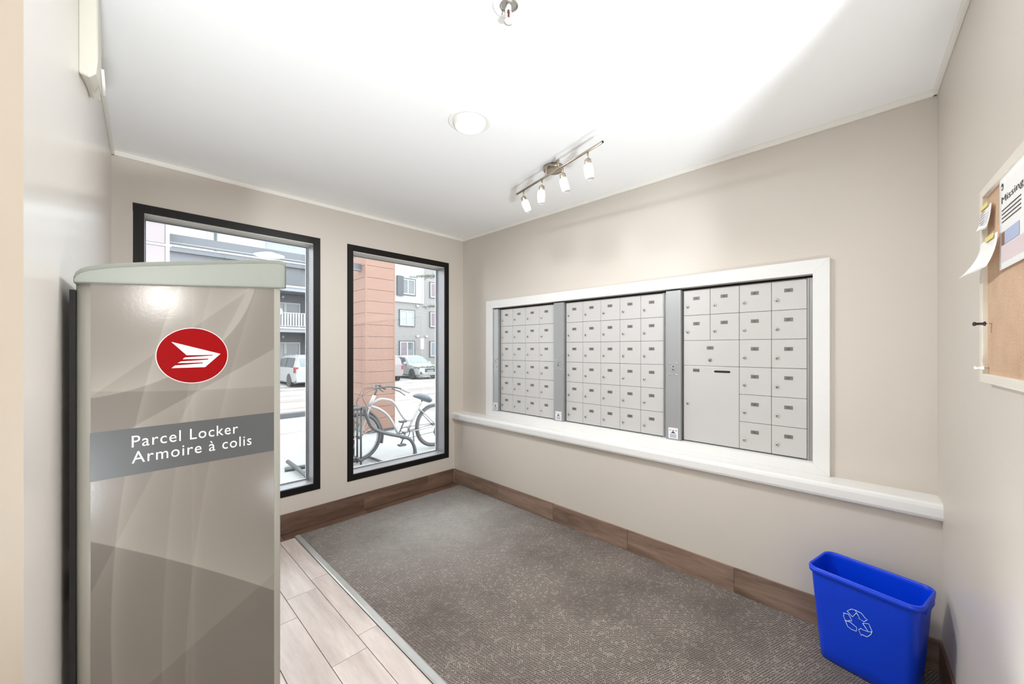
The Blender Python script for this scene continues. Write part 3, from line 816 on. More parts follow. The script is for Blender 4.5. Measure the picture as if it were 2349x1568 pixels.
# sprinkler
t = thing('sprinkler', 'white ceiling sprinkler head at the top edge of the picture', 'sprinkler', (.893, .893, HC))
MB().lathe([(.052, 0), (.052, -.003), (.046, -.006), (.030, -.007), (.030, -.001)], 32, cap=False).build('escutcheon', M['white_plastic'], t)
MB().lathe([(.030, -.001), (.024, -.002), (.020, .002)], 24).build('cup', M['chrome'], t)
b = MB().tube([(0, 0, 0), (0, 0, -.018)], .009, 12).tube([(.009, 0, -.015), (.013, 0, -.026), (.010, 0, -.042), (0, 0, -.050)], .0026, 8, 4).tube([(-.009, 0, -.015), (-.013, 0, -.026), (-.010, 0, -.042), (0, 0, -.050)], .0026, 8, 4)
b.build('arms', M['white_plastic'], t)
MB().tube([(0, 0, -.018), (0, 0, -.043)], .0035, 10).build('bulb', M['bronze'], t)
b = MB().lathe([(.004, -.050), (.004, -.053), (.015, -.054), (.016, -.056), (.004, -.058)], 20); b.build('deflector', M['white_plastic'], t)

# track light with four frosted heads
TBX = Vector((1.882, 1.492, HC))
tr = thing('track_light', 'brushed nickel bar spotlight with four frosted glass shades', 'ceiling light', tuple(TBX))
MB().lathe([(.062, 0), (.062, -.018), (.058, -.024), (.02, -.026), (.001, -.026)], 36).build('canopy', M['nickel'], tr)
p0 = Vector((1.846, 1.770, HC-.100)); p1 = Vector((1.676, 1.022, HC-.100))
rel = lambda p: p-TBX
d = (p1-p0)
bar = MB().tube([rel(p0), rel(p1)], .0065, 12)
for f in (.41, .56):
    q = p0+d*f; bar.tube([rel(q), rel(q)+Vector((.0, 0, .05)), Vector((rel(q).x*.6, rel(q).y*.6, -.022))], .0045, 8)
bar.build('bar', M['nickel'], tr)
MB().tube([rel(p1)-d.normalized()*.001, rel(p1)+d.normalized()*.002], .0062, 10).build('end_cap', M['void'], tr)
for k, (f, tx, ty) in enumerate(((.10, .30, -.28), (.355, .0, .02), (.605, .12, -.22), (.865, .06, -.12))):
    q = rel(p0+d*f)
    MB().tube([q, q+Vector((0, 0, -.050))], .0048, 8).build('stem', M['nickel'], tr)
    ax = Vector((tx*.9+.0, ty, -1)).normalized()
    T = Matrix.Translation(q+Vector((0, 0, -.048))) @ ax.to_track_quat('Z', 'Y').to_matrix().to_4x4()
    sock = MB().lathe([(.010, -.006), (.017, -.002), (.0175, .014), (.016, .022), (.016, .026)], 20, T).build('socket', M['nickel'], tr)
    MB().lathe([(.017, .020), (.024, .026), (.0270, .040), (.0265, .062), (.0235, .088), (.0200, .100), (.0185, .100), (.0215, .088), (.024, .062), (.024, .04)], 24, T, cap=False).build('shade', M['frosted'], tr)

# cream box high on the left wall (local x along the wall towards the camera, +y into the room)
wb_ = thing('wall_box', 'cream plastic alarm box high on the left wall under the ceiling', 'alarm box', tuple(LW0), LWA)
xa, xb = 1.16, 1.475      # distance from the window wall
b = MB()
def bxring(x, z0, d0, z1):
    return [Vector((x, 0, z0)), Vector((x, d0*.55, z0-.004)), Vector((x, d0*.9, z0+.012)), Vector((x, d0, z0+.05)), Vector((x, d0, z1-.01)), Vector((x, d0*.8, z1)), Vector((x, 0, z1))]
b.loops([bxring(xa, 2.205, .020, 2.36), bxring(xa+.01, 2.20, .028, 2.40), bxring(xa+.10, 2.185, .033, 2.415), bxring(xa+.2, 2.160, .036, 2.42), bxring(xb-.006, 2.128, .038, 2.42), bxring(xb, 2.132, .034, 2.415)], True, True, False)
b.build('housing', M['cream_plastic'], wb_, bevel=.002)
b = MB().box(xa+.04, .012, 2.185, xa+.13, .028, 2.192); b.build('hatch', M['cream_plastic'], wb_)
MB().tube([(xa+.05, .036, 2.20), (xa+.15, .041, 2.185), (xa+.19, .040, 2.22)], .004, 8, 4).build('lens', M['white_plastic'], wb_)

# ------------------------------------------------------------------ lobby lamps behind the camera (added for their light, out of view)
gm = simple('lit_globe', rgb(255, 250, 240), .5, var=0, emit=((1, .98, .95, 1), 30.0))
t = thing('highlight_lamp', 'added white globe lamp, unseen, giving the highlight on the locker', 'lamp', (.63, -1.65, 1.765))  # unseen globe added for its light and the locker panel's highlight
bb = bmesh.new(); bmesh.ops.create_uvsphere(bb, u_segments=32, v_segments=16, radius=.105)
for f in bb.faces: f.smooth = True
b = MB(); b.merge(bb); b.build('globe', gm, t)
MB().tube([(0, 0, .104), (0, 0, HC-1.765)], .004, 8).build('cord', M['void'], t)
MB().lathe([(.05, HC-1.765), (.05, HC-1.765-.02), (.02, HC-1.765-.03)], 24).build('canopy', M['nickel'], t)
for x, y, pw, tilt, az, z0, lab in ((-.10, -1.35, .82, 20, 8, 0, 'added fill light, unseen, a low drum on the floor behind the camera'), (1.0, -.17, .085, 16, 33, .0085, 'added fill light, unseen, a low drum on the floor beside the near wall')):  # unseen drums added as fill to brighten the ceiling and walls
    t = thing('fill_light', lab, 'added fill light', (x, y, z0))
    MB().lathe([(.17, 0), (.17, .02), (.03, .03), (.03, .20)], 32).build('base', M['white_plastic'], t)
    TT = Matrix.Translation((0, 0, .20)) @ RZ(-math.radians(az)) @ Matrix.Rotation(-math.radians(tilt), 4, 'X')
    MB().lathe([(.02, 0), (.15, .01), (.205, .06), (.205, .22), (.195, .22), (.19, .07), (.14, .03), (.02, .02)], 36, TT).build('bowl', M['white_plastic'], t)
    lo = area_light('fill_lamp', (x, y, .265), .36, LP['up']*pw, (.88, .955, 1))
    lo.matrix_world = Matrix.Translation((x, y, z0)) @ TT @ Matrix.Translation((0, 0, .068)) @ Matrix.Rotation(PI, 4, 'X')
for k, (x, y) in enumerate(((1.217, .15), (-.6, -.6), (1.6, -2.4), (-.9, -2.8))):  # unseen downlights added as weak fill in the lobby
    if k == 0: continue
    t = thing('ceiling_downlight', ['', 'added fill downlight, unseen, left of the camera', 'added fill downlight, unseen, over the right rear of the lobby', 'added fill downlight, unseen, over the left rear of the lobby'][k], 'ceiling light', (x, y, HC))
    MB().lathe([(.07, 0), (.07, -.02), (.09, -.006), (.104, 0)], 24, cap=False).build('flange', M['white_plastic'], t)
    MB().lathe([(.068, -.015), (.04, -.018), (.001, -.019)], 24).build('diffuser', M['lamp_disc'], t)
    area_light('fill_downlight_lamp', (x, y, HC-.03), .13, LP['lobby'], (1, .95, .88))

# ------------------------------------------------------------------ outdoors
GZ = -.185
def gz(y):
    P = [(3.3, GZ), (7.6, GZ), (11.15, -.46)]
    for (a, za), (c, zc) in zip(P, P[1:]):
        if y <= c: return za+(zc-za)*(y-a)/(c-a)
    return -.46
b = MB(); b.smooth = True
xs = [-6+i*1.0 for i in range(25)]; ys = [3.34, 4, 5, 6, 7, 7.6, 8.4, 9.2, 10, 10.6, 11.15]
g = [[b.bm.verts.new((x, y, gz(y)+(0 if y < 7.7 or y > 11 else random.uniform(-.02, .04))+(.14*max(0, y-9.8)/1.35 if x > 5.5 else 0))) for x in xs] for y in ys]
for i in range(len(ys)-1):
    b.mat(M['walk'] if ys[i] < 7.5 else M['snow'])
    for j in range(len(xs)-1): b.face([g[i][j], g[i][j+1], g[i+1][j+1], g[i+1][j]])
struct('ground', b, None)['label'] = 'snow-dusted pavement outside the windows'
struct('ground_curb', MB().box(-6, 11.15, -.70, 5.2, 11.30, -.325), M['curb'], bevel=.02)
b = MB(); b.smooth = True
xs = [-10+i*2.0 for i in range(30)]; ys = [11.30, 12, 13, 14, 15.5, 17, 19, 21, 24, 27, 32]
def rz_(y): return max(-.72, -.34-.38*(y-11.3)/8.7)
g = [[b.bm.verts.new((x, y, rz_(y))) for x in xs] for y in ys]
for i in range(len(ys)-1):
    b.mat(M['road'] if 11.2 < ys[i] < 16 else M['snow'])
    for j in range(len(xs)-1): b.face([g[i][j], g[i][j+1], g[i+1][j+1], g[i+1][j]])
struct('ground_road', b, None)['label'] = 'snow-packed road and parking strip'

# porch columns and beam
def column(name, lab, x0, x1, y0, y1, z1, m, trimm, board=.212, zoff=.0):
    t = thing(name, lab, 'column', ((x0+x1)/2, (y0+y1)/2, GZ))
    cx, cy = (x0+x1)/2, (y0+y1)/2; hx, hy = (x1-x0)/2, (y1-y0)/2
    MB().box(-hx+.012, -hy+.012, 0, hx-.012, hy-.012, z1-GZ).build('core', M['win_dark_trim'], t)
    z = zoff; k = 0
    while z < z1-GZ:
        zt = min(z+board-.006, z1-GZ)
        if zt-z > .01:
            for s in ('f', 'b', 'l', 'r'):
                q = {'f': (-hx+.02, -hy, z, hx-.02, -hy+.012, zt), 'b': (-hx+.02, hy-.012, z, hx-.02, hy, zt), 'l': (-hx, -hy+.02, z, -hx+.012, hy-.02, zt), 'r': (hx-.012, -hy+.02, z, hx, hy-.02, zt)}[s]
                MB().box(*q).build('board', m, t)
        z += board
    for sx in (-1, 1):
        for sy in (-1, 1):
            a0, a1 = sorted((sx*hx, sx*(hx-.022))); c0, c1 = sorted((sy*hy, sy*(hy-.022)))
            MB().box(a0-.002, c0-.002, 0, a1+.002, c1+.002, z1-GZ).build('corner_strip', trimm, t)
    return t
column('porch_column', 'terracotta board-clad porch column behind the bicycle', 3.103, 3.673, 6.70, 7.27, 3.4, M['orange_panel'], M['orange_panel'], .212, .05)
c2 = thing('porch_column', 'pale mauve panelled porch column at the left edge of the left window', 'column', (.235, 6.95, GZ))
MB().box(-.24, -.25, 0, .225, .25, 3.55).build('core', M['white_post'], c2)
for z0, z1 in ((0.02, .9), (.92, 1.82), (1.84, 2.835), (2.875, 3.53)): MB().box(-.225, -.262, z0, .20, -.25, z1).build('panel', M['white_post'], c2, bevel=.003)
MB().box(.205, -.268, 0, .245, .26, 3.55).build('corner_strip', M['white_siding_trim'], c2)
MB().box(-.24, -.266, 2.840, .262, -.252, 2.870).build('joint_strip', M['white_siding_trim'], c2)
bm_ = thing('porch_beam', 'slim blue-grey steel beam between the porch columns', 'beam', (1.78, 6.93, 2.765))
MB().box(-1.32, -.05, 0, 1.32, .05, .108).build('web', M['grey_steel'], bm_)
MB().box(-1.32, -.058, -.012, 1.32, .058, .0).build('flange', M['slab'], bm_)

# far apartment building
FY = 29.6; S = 2.645
AB = thing('apartment_building', 'four-storey apartment building with white and grey siding across the road', 'building', (10, FY, -.72))
def fb(x0, y0, z0, x1, y1, z1): return (x0-10, y0-FY, z0+.72, x1-10, y1-FY, z1+.72)
b = MB()
b.box(*fb(10.4, FY, -.72, 30, FY+8, 11.2)); b.box(*fb(-12, FY, -.72, 6.9, FY+8, 11.2)); b.box(*fb(6.9, FY+1.5, -.72, 10.4, FY+8, 11.2))
b.build('wall', M['siding_grey'], AB)
MB().box(*fb(12.5, FY-.12, 5.37, 18.82, FY, 11.2)).build('siding_panel', M['siding_white'], AB)
MB().box(*fb(12.5, FY-.15, 5.28, 18.90, FY, 5.37)).build('trim_band', M['white_siding_trim'], AB)
MB().box(*fb(18.78, FY-.15, 5.37, 18.92, FY, 11.2)).build('trim_band', M['white_siding_trim'], AB)
MB().box(*fb(-10, FY-.5, 7.16, 6.74, FY, 11.2)).build('siding_panel', M['siding_white'], AB)
MB().box(*fb(-10, FY-.56, 6.86, 10.6, FY-.4, 7.12)).build('fascia_band', M['grey_steel'], AB)
MB().box(*fb(-10, FY-.60, 7.12, 10.6, FY-.4, 7.18)).build('trim_band', M['white_siding_trim'], AB)
MB().box(*fb(-10, FY-.30, 5.50, 10.4, FY-.2, 6.86)).build('grey_panel', M['balcony_grey'], AB)
MB().box(*fb(6.76, FY-.45, 7.18, 10.6, FY-.2, 11.2)).build('pale_panel', M['slab'], AB)
MB().box(*fb(6.60, FY-.53, 7.16, 6.76, FY, 11.2)).build('trim_band', M['white_siding_trim'], AB)
MB().box(*fb(3.78, FY-.55, 7.18, 3.88, FY-.5, 11.2)).build('downspout', M['white_siding_trim'], AB)
MB().box(*fb(4.10, FY-.58, 7.18, 4.22, FY-.5, 11.2)).build('downspout', M['win_dark_trim'], AB)
MB().box(*fb(-12, FY-.2, 11.2, 30, FY+8.2, 11.6)).build('roof', M['win_dark_trim'], AB)
def awin(x0, x1, z0, z1, y=FY, gl=('far_glass', 'far_glass')):
    f = MB(); w = .07
    xa, xb, za, zb = x0, x1, z0, z1
    for q in ((xa, za, xa+w, zb), (xb-w, za, xb, zb), (xa+w, za, xb-w, za+w), (xa+w, zb-w, xb-w, zb)): f.box(*fb(q[0], y-.09, q[1], q[2], y, q[3]))
    fr = f.build('window', M['win_dark_trim'], AB)
    f = MB(); i = .07; w2 = .09
    for q in ((xa+i, za+i, xa+i+w2, zb-i), (xb-i-w2, za+i, xb-i, zb-i), (xa+i+w2, za+i, xb-i-w2, za+i+w2), (xa+i+w2, zb-i-w2, xb-i-w2, zb-i), ((xa+xb)/2-.05, za+i+w2, (xa+xb)/2+.05, zb-i-w2)):
        f.box(*fb(q[0], y-.075, q[1], q[2], y-.005, q[3]))
    f.build('sash', M['white_siding_trim'], fr)
    mx = (xa+xb)/2
    for k, (pa, pb) in enumerate(((xa+i+w2, mx-.05), (mx+.05, xb-i-w2))):
        MB().box(*fb(pa, y-.04, za+i+w2, pb, y-.01, zb-i-w2)).build('pane', M[gl[k]], fr)
for fl in range(4):
    zz = .60+S*fl
    yy = FY-.12 if fl >= 2 else FY
    awin(16.585, 18.08, zz, zz+1.44, yy, [('far_glass_plum', 'far_glass'), ('curtain', 'curtain'), ('far_glass', 'far_glass'), ('far_glass', 'far_glass')][fl])
    awin(19.587, 21.08, zz, zz+1.44, FY, ('far_glass_plum' if fl else 'far_glass', 'far_glass'))
    if fl < 3: awin(12.9, 14.4, zz, zz+1.44, yy)
for fl in (3,): awin(1.7, 3.11, .60+S*fl, .60+S*fl+1.44, FY-.5)
for fl in (3,): awin(-1.6, -.1, .60+S*fl, .60+S*fl+1.44, FY-.5)
MB().box(*fb(16.30, FY-.30, 5.80, 16.86, FY-.12, 7.44)).build('privacy_panel', M['shutter'], AB)
for x in (18.32, 19.22):
    for z in (2.45, 5.06): MB().box(*fb(x-.11, FY-.16, z-.08, x+.11, FY, z+.08)).build('vent_hood', M['white_siding_trim'], AB)
# balcony bay
for k, (zt, zb) in enumerate(((2.78, 2.46), (5.56, 5.22))):
    MB().box(*fb(6.6, FY-.7, zb, 10.6, FY+1.5, zt)).build('balcony_slab', M['slab'], AB)
    MB().box(*fb(6.6, FY-.76, zt-.10, 10.6, FY-.7, zt+.02)).build('balcony_edge', M['white_siding_trim'], AB)
    if k: continue
    b = MB(); rt = zt+1.0
    b.box(*fb(6.62, FY-.66, rt-.04, 10.58, FY-.60, rt)).box(*fb(6.62, FY-.65, zt+.08, 10.58, FY-.61, zt+.12))
    rl = b.build('railing', M['white_siding_trim'], AB)
    for i in range(24):
        x = 6.7+i*.168; MB().box(*fb(x-.045, FY-.655, zt+.12, x+.045, FY-.625, rt-.04)).build('baluster', M['white_siding_trim'], rl)
MB().box(*fb(6.9, FY+1.44, -.72, 10.4, FY+1.5, 11.2)).build('recess_wall', M['balcony_grey'], AB)
for sx in (6.9, 10.3): MB().box(*fb(sx, FY, -.72, sx+.1, FY+1.5, 11.2)).build('recess_cheek', M['balcony_grey'], AB)
for fl, z in enumerate((-.20, 2.80)):
    y = FY+1.44
    fr = MB()
    x0, x1, z1 = 7.45, 9.40, z+2.02 if fl == 0 else z+1.85
    for q in ((x0, z, x0+.1, z1), (x1-.1, z, x1, z1), (x0+.1, z1-.1, x1-.1, z1), ((x0+x1)/2-.08, z, (x0+x1)/2+.08, z1-.1)): fr.box(*fb(q[0], y-.10, q[1], q[2], y, q[3]))
    d = fr.build('patio_door', M['white_siding_trim'], AB)
    MB().box(*fb(x0+.1, y-.05, z, (x0+x1)/2-.08, y-.01, z1-.1)).build('pane', M['curtain'], d)
    MB().box(*fb((x0+x1)/2+.08, y-.05, z, x1-.1, y-.01, z1-.1)).build('pane', M['far_glass'], d)
    MB().box(*fb(8.20, y-.12, z1+.30, 8.36, y, z1+.46)).build('wall_lamp', M['white_siding_trim'], AB)
ds = thing('satellite_dish', 'small white dish fixed to the balcony rail across the road', 'satellite dish', (7.42, FY-.74, 3.80))
MB().lathe([(.02, 0), (.16, .03), (.26, .10), (.255, .11), (.15, .05), (.001, .02)], 20, Matrix.Rotation(PI/2, 4, 'X')).build('dish', M['white_siding_trim'], ds)
MB().tube([(0, 0, 0), (.05, -.22, .05)], .015, 6).build('feed_arm', M['win_dark_trim'], ds)
sg = thing('parking_sign', 'blank white parking sign on a post behind the white hatchback', 'sign', (18.2, 28.6, -.72))
MB().box(-.17, -.02, 2.04, .17, 0, 2.96).build('sign_panel', M['white_siding_trim'], sg)
MB().tube([(0, .02, 0), (0, .02, 2.9)], .03, 8).build('post', M['rim'], sg)

# ------------------------------------------------------------------ cars
def car(name, label, cat, st, paint, loc, rz, wheels, wr, side_wins, front=None, rear=None, lamps=None, spare=False, rails=False, glassm='car_glass', group='cars parked across the road'):
    """st: stations (x, zbottom, zbelt, zroof, wbottom, wbelt, wroof), x measured from the nose backwards"""
    t = thing(name, label, cat, loc, rz, group)
    def sec(s):
        x, zb, zw, zr, wb_, ww, wr_ = s
        L = [(wb_*.86, zb), (wb_*.98, zb+.10), (wb_, zb+(zw-zb)*.5), (ww*1.005, zw-.10 if zw-zb > .3 else zw-.03), (ww, zw), (wr_+(ww-wr_)*.12, zr-.10*(zr-zw)-.01), (wr_*.86, zr)]
        R = [Vector((x, a, z)) for a, z in L]+[Vector((x, -a, z)) for a, z in reversed(L)]
        return R
    b = MB(); b.loops([sec(s) for s in st], True, True, True)
    body = b.build('body', paint, t)
    e = body.modifiers.new('e', 'EDGE_SPLIT'); e.split_angle = .6
    def interp(x):
        for a, c in zip(st, st[1:]):
            if a[0] <= x <= c[0]:
                f = (x-a[0])/(c[0]-a[0]); return [p*(1-f)+q*f for p, q in zip(a, c)]
        return st[-1]
    for s in (1, -1):
        for (xa, xb, xc, xd) in side_wins:       # bottom front, bottom rear, top rear, top front
            b = MB(); P = []
            for x, top in ((xa, 0), (xb, 0), (xc, 1), (xd, 1)):
                q = interp(x); ww, wr_ = q[5], q[6]; zw, zr = q[2], q[3]
                f = .06 if not top else .80
                P.append(Vector((x, s*((ww*(1-f)+(wr_+(ww-wr_)*.12)*f)+.012), zw+(zr-zw)*f)))
            vv = [b.bm.verts.new(p) for p in P]; b.face(vv)
            o = b.build('side_window', M['car_glass'], t); md_ = o.modifiers.new('t', 'SOLIDIFY'); md_.thickness = .01
    def screen(s0, s1, m, nm, f0=.06, f1=.94, off=.012):
        a, c = interp(s0), interp(s1); b = MB(); P = []
        for q, x, ins in ((a, s0, .90), (c, s1, .86)):
            P.append(Vector((x, q[6]*ins if q[3]-q[2] > .2 else q[5]*ins*.92, q[3])))
        dirn = (P[1]-P[0]); nrm = Vector((-(P[1].z-P[0].z), 0, P[1].x-P[0].x)).normalized()
        if nrm.z < 0: nrm = -nrm
        q0, q1 = P[0]+dirn*f0, P[0]+dirn*f1
        vv = [b.bm.verts.new(v+nrm*off) for v in (q0, q1, Vector((q1.x, -q1.y, q1.z)), Vector((q0.x, -q0.y, q0.z)))]; b.face(vv)
        o = b.build(nm, M[m], t); md_ = o.modifiers.new('t', 'SOLIDIFY'); md_.thickness = .01
    if front: screen(front[0], front[1], 'screen_glass', 'windscreen')
    if rear: screen(rear[0], rear[1], 'screen_glass', 'rear_window')
    for x in wheels:
        for s in (1, -1):
            q = interp(x); y = s*(q[4]-.10)
            T = Matrix.Translation((x, s*(q[4]+.004), wr)) @ Matrix.Rotation(-s*PI/2, 4, 'X')
            MB().lathe([(wr*1.16, -.02), (wr*1.16, .003), (wr*.9, .003)], 24, T).build('wheel_arch', M['black_trim'], t)
            T = Matrix.Translation((x, y, wr)) @ Matrix.Rotation(-s*PI/2, 4, 'X')
            w = MB().lathe([(wr*.66, -.1), (wr*.95, -.1), (wr, -.06), (wr, .08), (wr*.93, .115), (wr*.70, .118), (wr*.68, .10)], 28, T).build('wheel', M['tyre'], t)
            r = MB().lathe([(wr*.69, .10), (wr*.66, .117), (wr*.60, .105), (.001, .10)], 28, T); r.build('rim', M['rim'], w)
            sp = MB()
            for k in range(5):
                a = 2*PI*k/5+.3; ca, sa = math.cos(a), math.sin(a); c_ = Vector((ca*wr*.42, sa*wr*.42, .108)); 
                pr = [T @ Vector((c_.x+dx*ca-dy*sa, c_.y+dx*sa+dy*ca, .108)) for dx, dy in ((-.05, 0), (0, .045), (.07, .03), (.07, -.03), (0, -.045))]
                vv = [sp.bm.verts.new(p) for p in pr]; sp.face(vv)
            sp.build('rim_opening', M['black_trim'], w)
    if lamps:
        for nm, m, x0, y0, z0, x1, y1, z1 in lamps:
            for s in (1, -1):
                a, c = sorted((s*y0, s*y1)); MB().box(x0, a, z0, x1, c, z1).build(nm, M[m], t, bevel=.01)
    return t
suv = [(0, .40, .66, .68, .62, .60, .50), (.10, .26, .74, .80, .80, .78, .66), (.45, .22, .86, .93, .90, .86, .74), (1.10, .20, .96, 1.03, .91, .88, .78), (1.30, .20, .98, 1.12, .91, .88, .74),
       (1.95, .20, 1.00, 1.52, .91, .88, .66), (2.6, .20, 1.02, 1.60, .91, .88, .68), (3.5, .20, 1.05, 1.56, .91, .88, .67), (4.15, .28, 1.06, 1.36, .88, .85, .65), (4.38, .40, 1.0, 1.05, .80, .78, .6)]
c1 = car('car', 'white hatchback facing the building, parked across the road', 'car', suv, M['car_white'], (14.95, 22.5, -.72), PI/2, (.85, 3.45), .34,
    [(1.55, 2.35, 2.35, 2.05), (2.42, 3.2, 3.2, 2.42), (3.27, 3.85, 3.6, 3.27)], front=(1.15, 1.97), rear=(3.6, 4.15),
    lamps=[('headlamp', 'rim', .10, .52, .66, .30, .80, .78), ('mirror', 'car_white', 1.55, .90, 1.02, 1.72, 1.08, 1.16), ('air_intake', 'black_trim', .02, .50, .36, .12, .74, .52)])
b = MB().box(-.01, -.42, .48, .06, .42, .74); b.build('grille', M['black_trim'], c1, bevel=.02)
b = MB().box(-.03, -.25, .50, -.005, .25, .62); b.build('number_plate', M['rim'], c1)
van = [(0, .40, .70, .72, .70, .66, .55), (.15, .25, .80, .86, .92, .88, .78), (.9, .2, .98, 1.06, .98, .95, .84), (1.15, .2, 1.0, 1.16, .98, .95, .8), (2.0, .2, 1.03, 1.66, .99, .96, .74),
       (2.8, .2, 1.05, 1.76, .99, .96, .76), (4.3, .2, 1.06, 1.76, .99, .96, .75), (4.85, .25, 1.05, 1.70, .98, .95, .74), (4.97, .3, 1.03, 1.10, .97, .94, .86), (5.1, .38, .92, .96, .93, .90, .84)]
c2_ = car('minivan', 'white minivan with red tail lamp parked with its back to the windows', 'car', van, M['car_white'], (7.56, 27.55, -.76), -PI/2, (.95, 4.05), .35,
    [(1.5, 2.3, 2.3, 2.05), (2.38, 3.35, 3.35, 2.38), (3.42, 4.6, 4.5, 3.42)], front=(1.15, 2.0),
    lamps=[('tail_lamp', 'tail_red', 4.80, .80, .82, 5.03, .985, 1.12), ('mirror', 'car_white', 1.45, .96, 1.05, 1.62, 1.14, 1.2)])
MB().box(4.925, -.70, 1.12, 4.965, .70, 1.60).build('rear_window', M['screen_glass'], c2_, bevel=.02)
MB().box(5.06, -.92, .32, 5.14, .92, .56).build('bumper', M['car_white'], c2_, bevel=.02)
MB().box(5.0, -.20, .78, 5.11, .20, .88).build('number_plate', M['rim'], c2_)
for s in (-.72, .72): MB().tube([(2.3, s, 1.74), (2.6, s, 1.82), (4.3, s, 1.82), (4.6, s, 1.74)], .02, 6).build('roof_rail', M['rim'], c2_)
cmp_ = [(0, .45, .75, .78, .66, .62, .5), (.15, .3, .85, .92, .82, .8, .7), (.9, .28, 1.0, 1.06, .85, .83, .74), (1.2, .28, 1.03, 1.15, .85, .83, .7), (1.8, .28, 1.05, 1.6, .85, .83, .66),
        (2.6, .28, 1.06, 1.66, .85, .83, .68), (3.4, .28, 1.06, 1.64, .85, .83, .67), (3.75, .30, 1.05, 1.5, .84, .82, .66), (3.9, .36, 1.0, 1.06, .82, .8, .7)]
c3 = car('car', 'silver compact car with a spare wheel on its tailgate behind the column', 'car', cmp_, M['car_silver'], (12.05, 26.3, -.72), -PI/2, (.75, 3.1), .34,
    [(1.45, 2.2, 2.2, 1.9), (2.28, 3.0, 3.0, 2.28)], front=(1.2, 1.8), rear=(3.4, 3.75),
    lamps=[('tail_lamp', 'tail_red', 3.82, .68, .75, 3.92, .82, 1.0)])
T = Matrix.Translation((3.92, -.28, .86)) @ Matrix.Rotation(PI/2, 4, 'Y')
sw = MB().lathe([(.22, 0), (.33, .02), (.335, .12), (.31, .17), (.22, .175)], 24, T).build('spare_wheel', M['tyre'], c3)
MB().lathe([(.24, .165), (.23, .185), (.05, .19), (.001, .19)], 24, T).build('wheel_cover', M['rim'], sw)

# ------------------------------------------------------------------ bicycle (in the plane Y = 5.07, front wheel towards -X)
BY = 5.07
BK = thing('bicycle', 'white step-through cruiser bicycle with grey saddle, outside the right window', 'bicycle', (2.84, BY, GZ))
def bp(x, z, dy=0.0): return Vector((x-2.84, dy, z-GZ))
def wheel(hx):
    hz = .163; R = .33
    ring = lambda r, k=40: [bp(hx+r*math.cos(2*PI*i/k), hz+r*math.sin(2*PI*i/k)) for i in range(k)]
    w = MB().tube(ring(R-.024), .025, 10, closed=True).build('tyre', M['bike_grey'], BK)
    MB().tube(ring(R-.056), .011, 6, closed=True).build('rim', M['bike_white'], w)
    b = MB()
    for i in range(28):
        a = 2*PI*i/28; s = 1 if i % 2 else -1; a2 = a+.9*(1 if (i//2) % 2 else -1)
        b.tube([bp(hx+.02*math.cos(a2), hz+.02*math.sin(a2), s*.025), bp(hx+(R-.055)*math.cos(a), hz+(R-.055)*math.sin(a))], .0012, 4, cap=False)
    b.build('spokes', M['chrome'], w)['kind'] = 'stuff'
    MB().tube([bp(hx, hz, -.05), bp(hx, hz, .05)], .018, 12).build('hub', M['rack'], w)
wheel(3.437); wheel(2.245)
f = MB()
f.tube([bp(*p) for p in ((2.410, .585), (2.480, .615), (2.556, .640), (2.649, .627), (2.732, .597), (2.798, .524), (2.853, .429), (2.928, .324), (3.004, .288), (3.069, .317), (3.118, .378))], .017, 10, 4)
f.tube([bp(*p) for p in ((2.405, .560), (2.533, .508), (2.649, .419), (2.72, .323), (2.78, .215), (2.826, .122))], .019, 10, 4)
f.tube([bp(3.194, .500), bp(3.134, .396), bp(3.03, .225), bp(2.985, .128)], .017, 10)
f.tube([bp(2.826, .122), bp(2.985, .128)], .018, 10)
for s in (-1, 1):
    f.tube([bp(2.985, .128, s*.03), bp(3.2, .140, s*.055), bp(3.437, .163, s*.06)], .010, 8)
    f.tube([bp(3.165, .445, s*.02), bp(3.26, .345, s*.05), bp(3.437, .170, s*.06)], .009, 8)
f.tube([bp(2.474, .700), bp(2.390, .535)], .024, 12)
f.build('frame', M['bike_white'], BK)
fk = MB()
for s in (-1, 1): fk.tube([bp(2.388, .540, s*.03), bp(2.34, .42, s*.05), bp(2.285, .27, s*.055), bp(2.245, .163, s*.055)], .011, 8, 3)
fk.tube([bp(2.388, .540, -.05), bp(2.388, .540, .05)], .014, 8).build('fork', M['bike_white'], BK)
MB().tube([bp(3.20, .505), bp(3.225, .555)], .013, 10).build('seat_post', M['chrome'], BK)
b = MB()
rs = []
for x, w, z0, z1 in ((3.075, .012, .628, .650), (3.10, .030, .612, .666), (3.16, .052, .590, .676), (3.22, .085, .560, .672), (3.28, .115, .535, .655), (3.33, .115, .515, .625), (3.352, .085, .525, .590)):
    rs.append([bp(x, z0+(z1-z0)*(.5-.5*math.cos(a)) if False else (z0+z1)/2+(z1-z0)/2*math.sin(a), w*math.cos(a)) for a in [2*PI*i/14 for i in range(14)]])
b.loops(rs, True).build('saddle', M['saddle'], BK)
for sx in (-1,): pass
b = MB().tube([bp(2.474, .700), bp(2.505, .765), bp(2.49, .795)], .013, 10)
b.tube([bp(2.80, .745, -.34), bp(2.70, .795, -.31), bp(2.58, .825, -.22), bp(2.49, .800, -.06), bp(2.49, .800, .06), bp(2.58, .825, .22), bp(2.70, .795, .31), bp(2.80, .745, .34)], .011, 8, 4)
hb = b.build('handlebar', M['rack'], BK)
for s in (-1, 1):
    MB().tube([bp(2.70, .795, s*.31), bp(2.81, .740, s*.345)], .018, 10).build('grip', M['bike_white'] if s < 0 else M['bike_grey'], hb)
    MB().tube([bp(2.60, .80, s*.24), bp(2.68, .76, s*.30), bp(2.76, .70, s*.31)], .007, 6).build('brake_lever', M['rack'], hb)
b = MB()
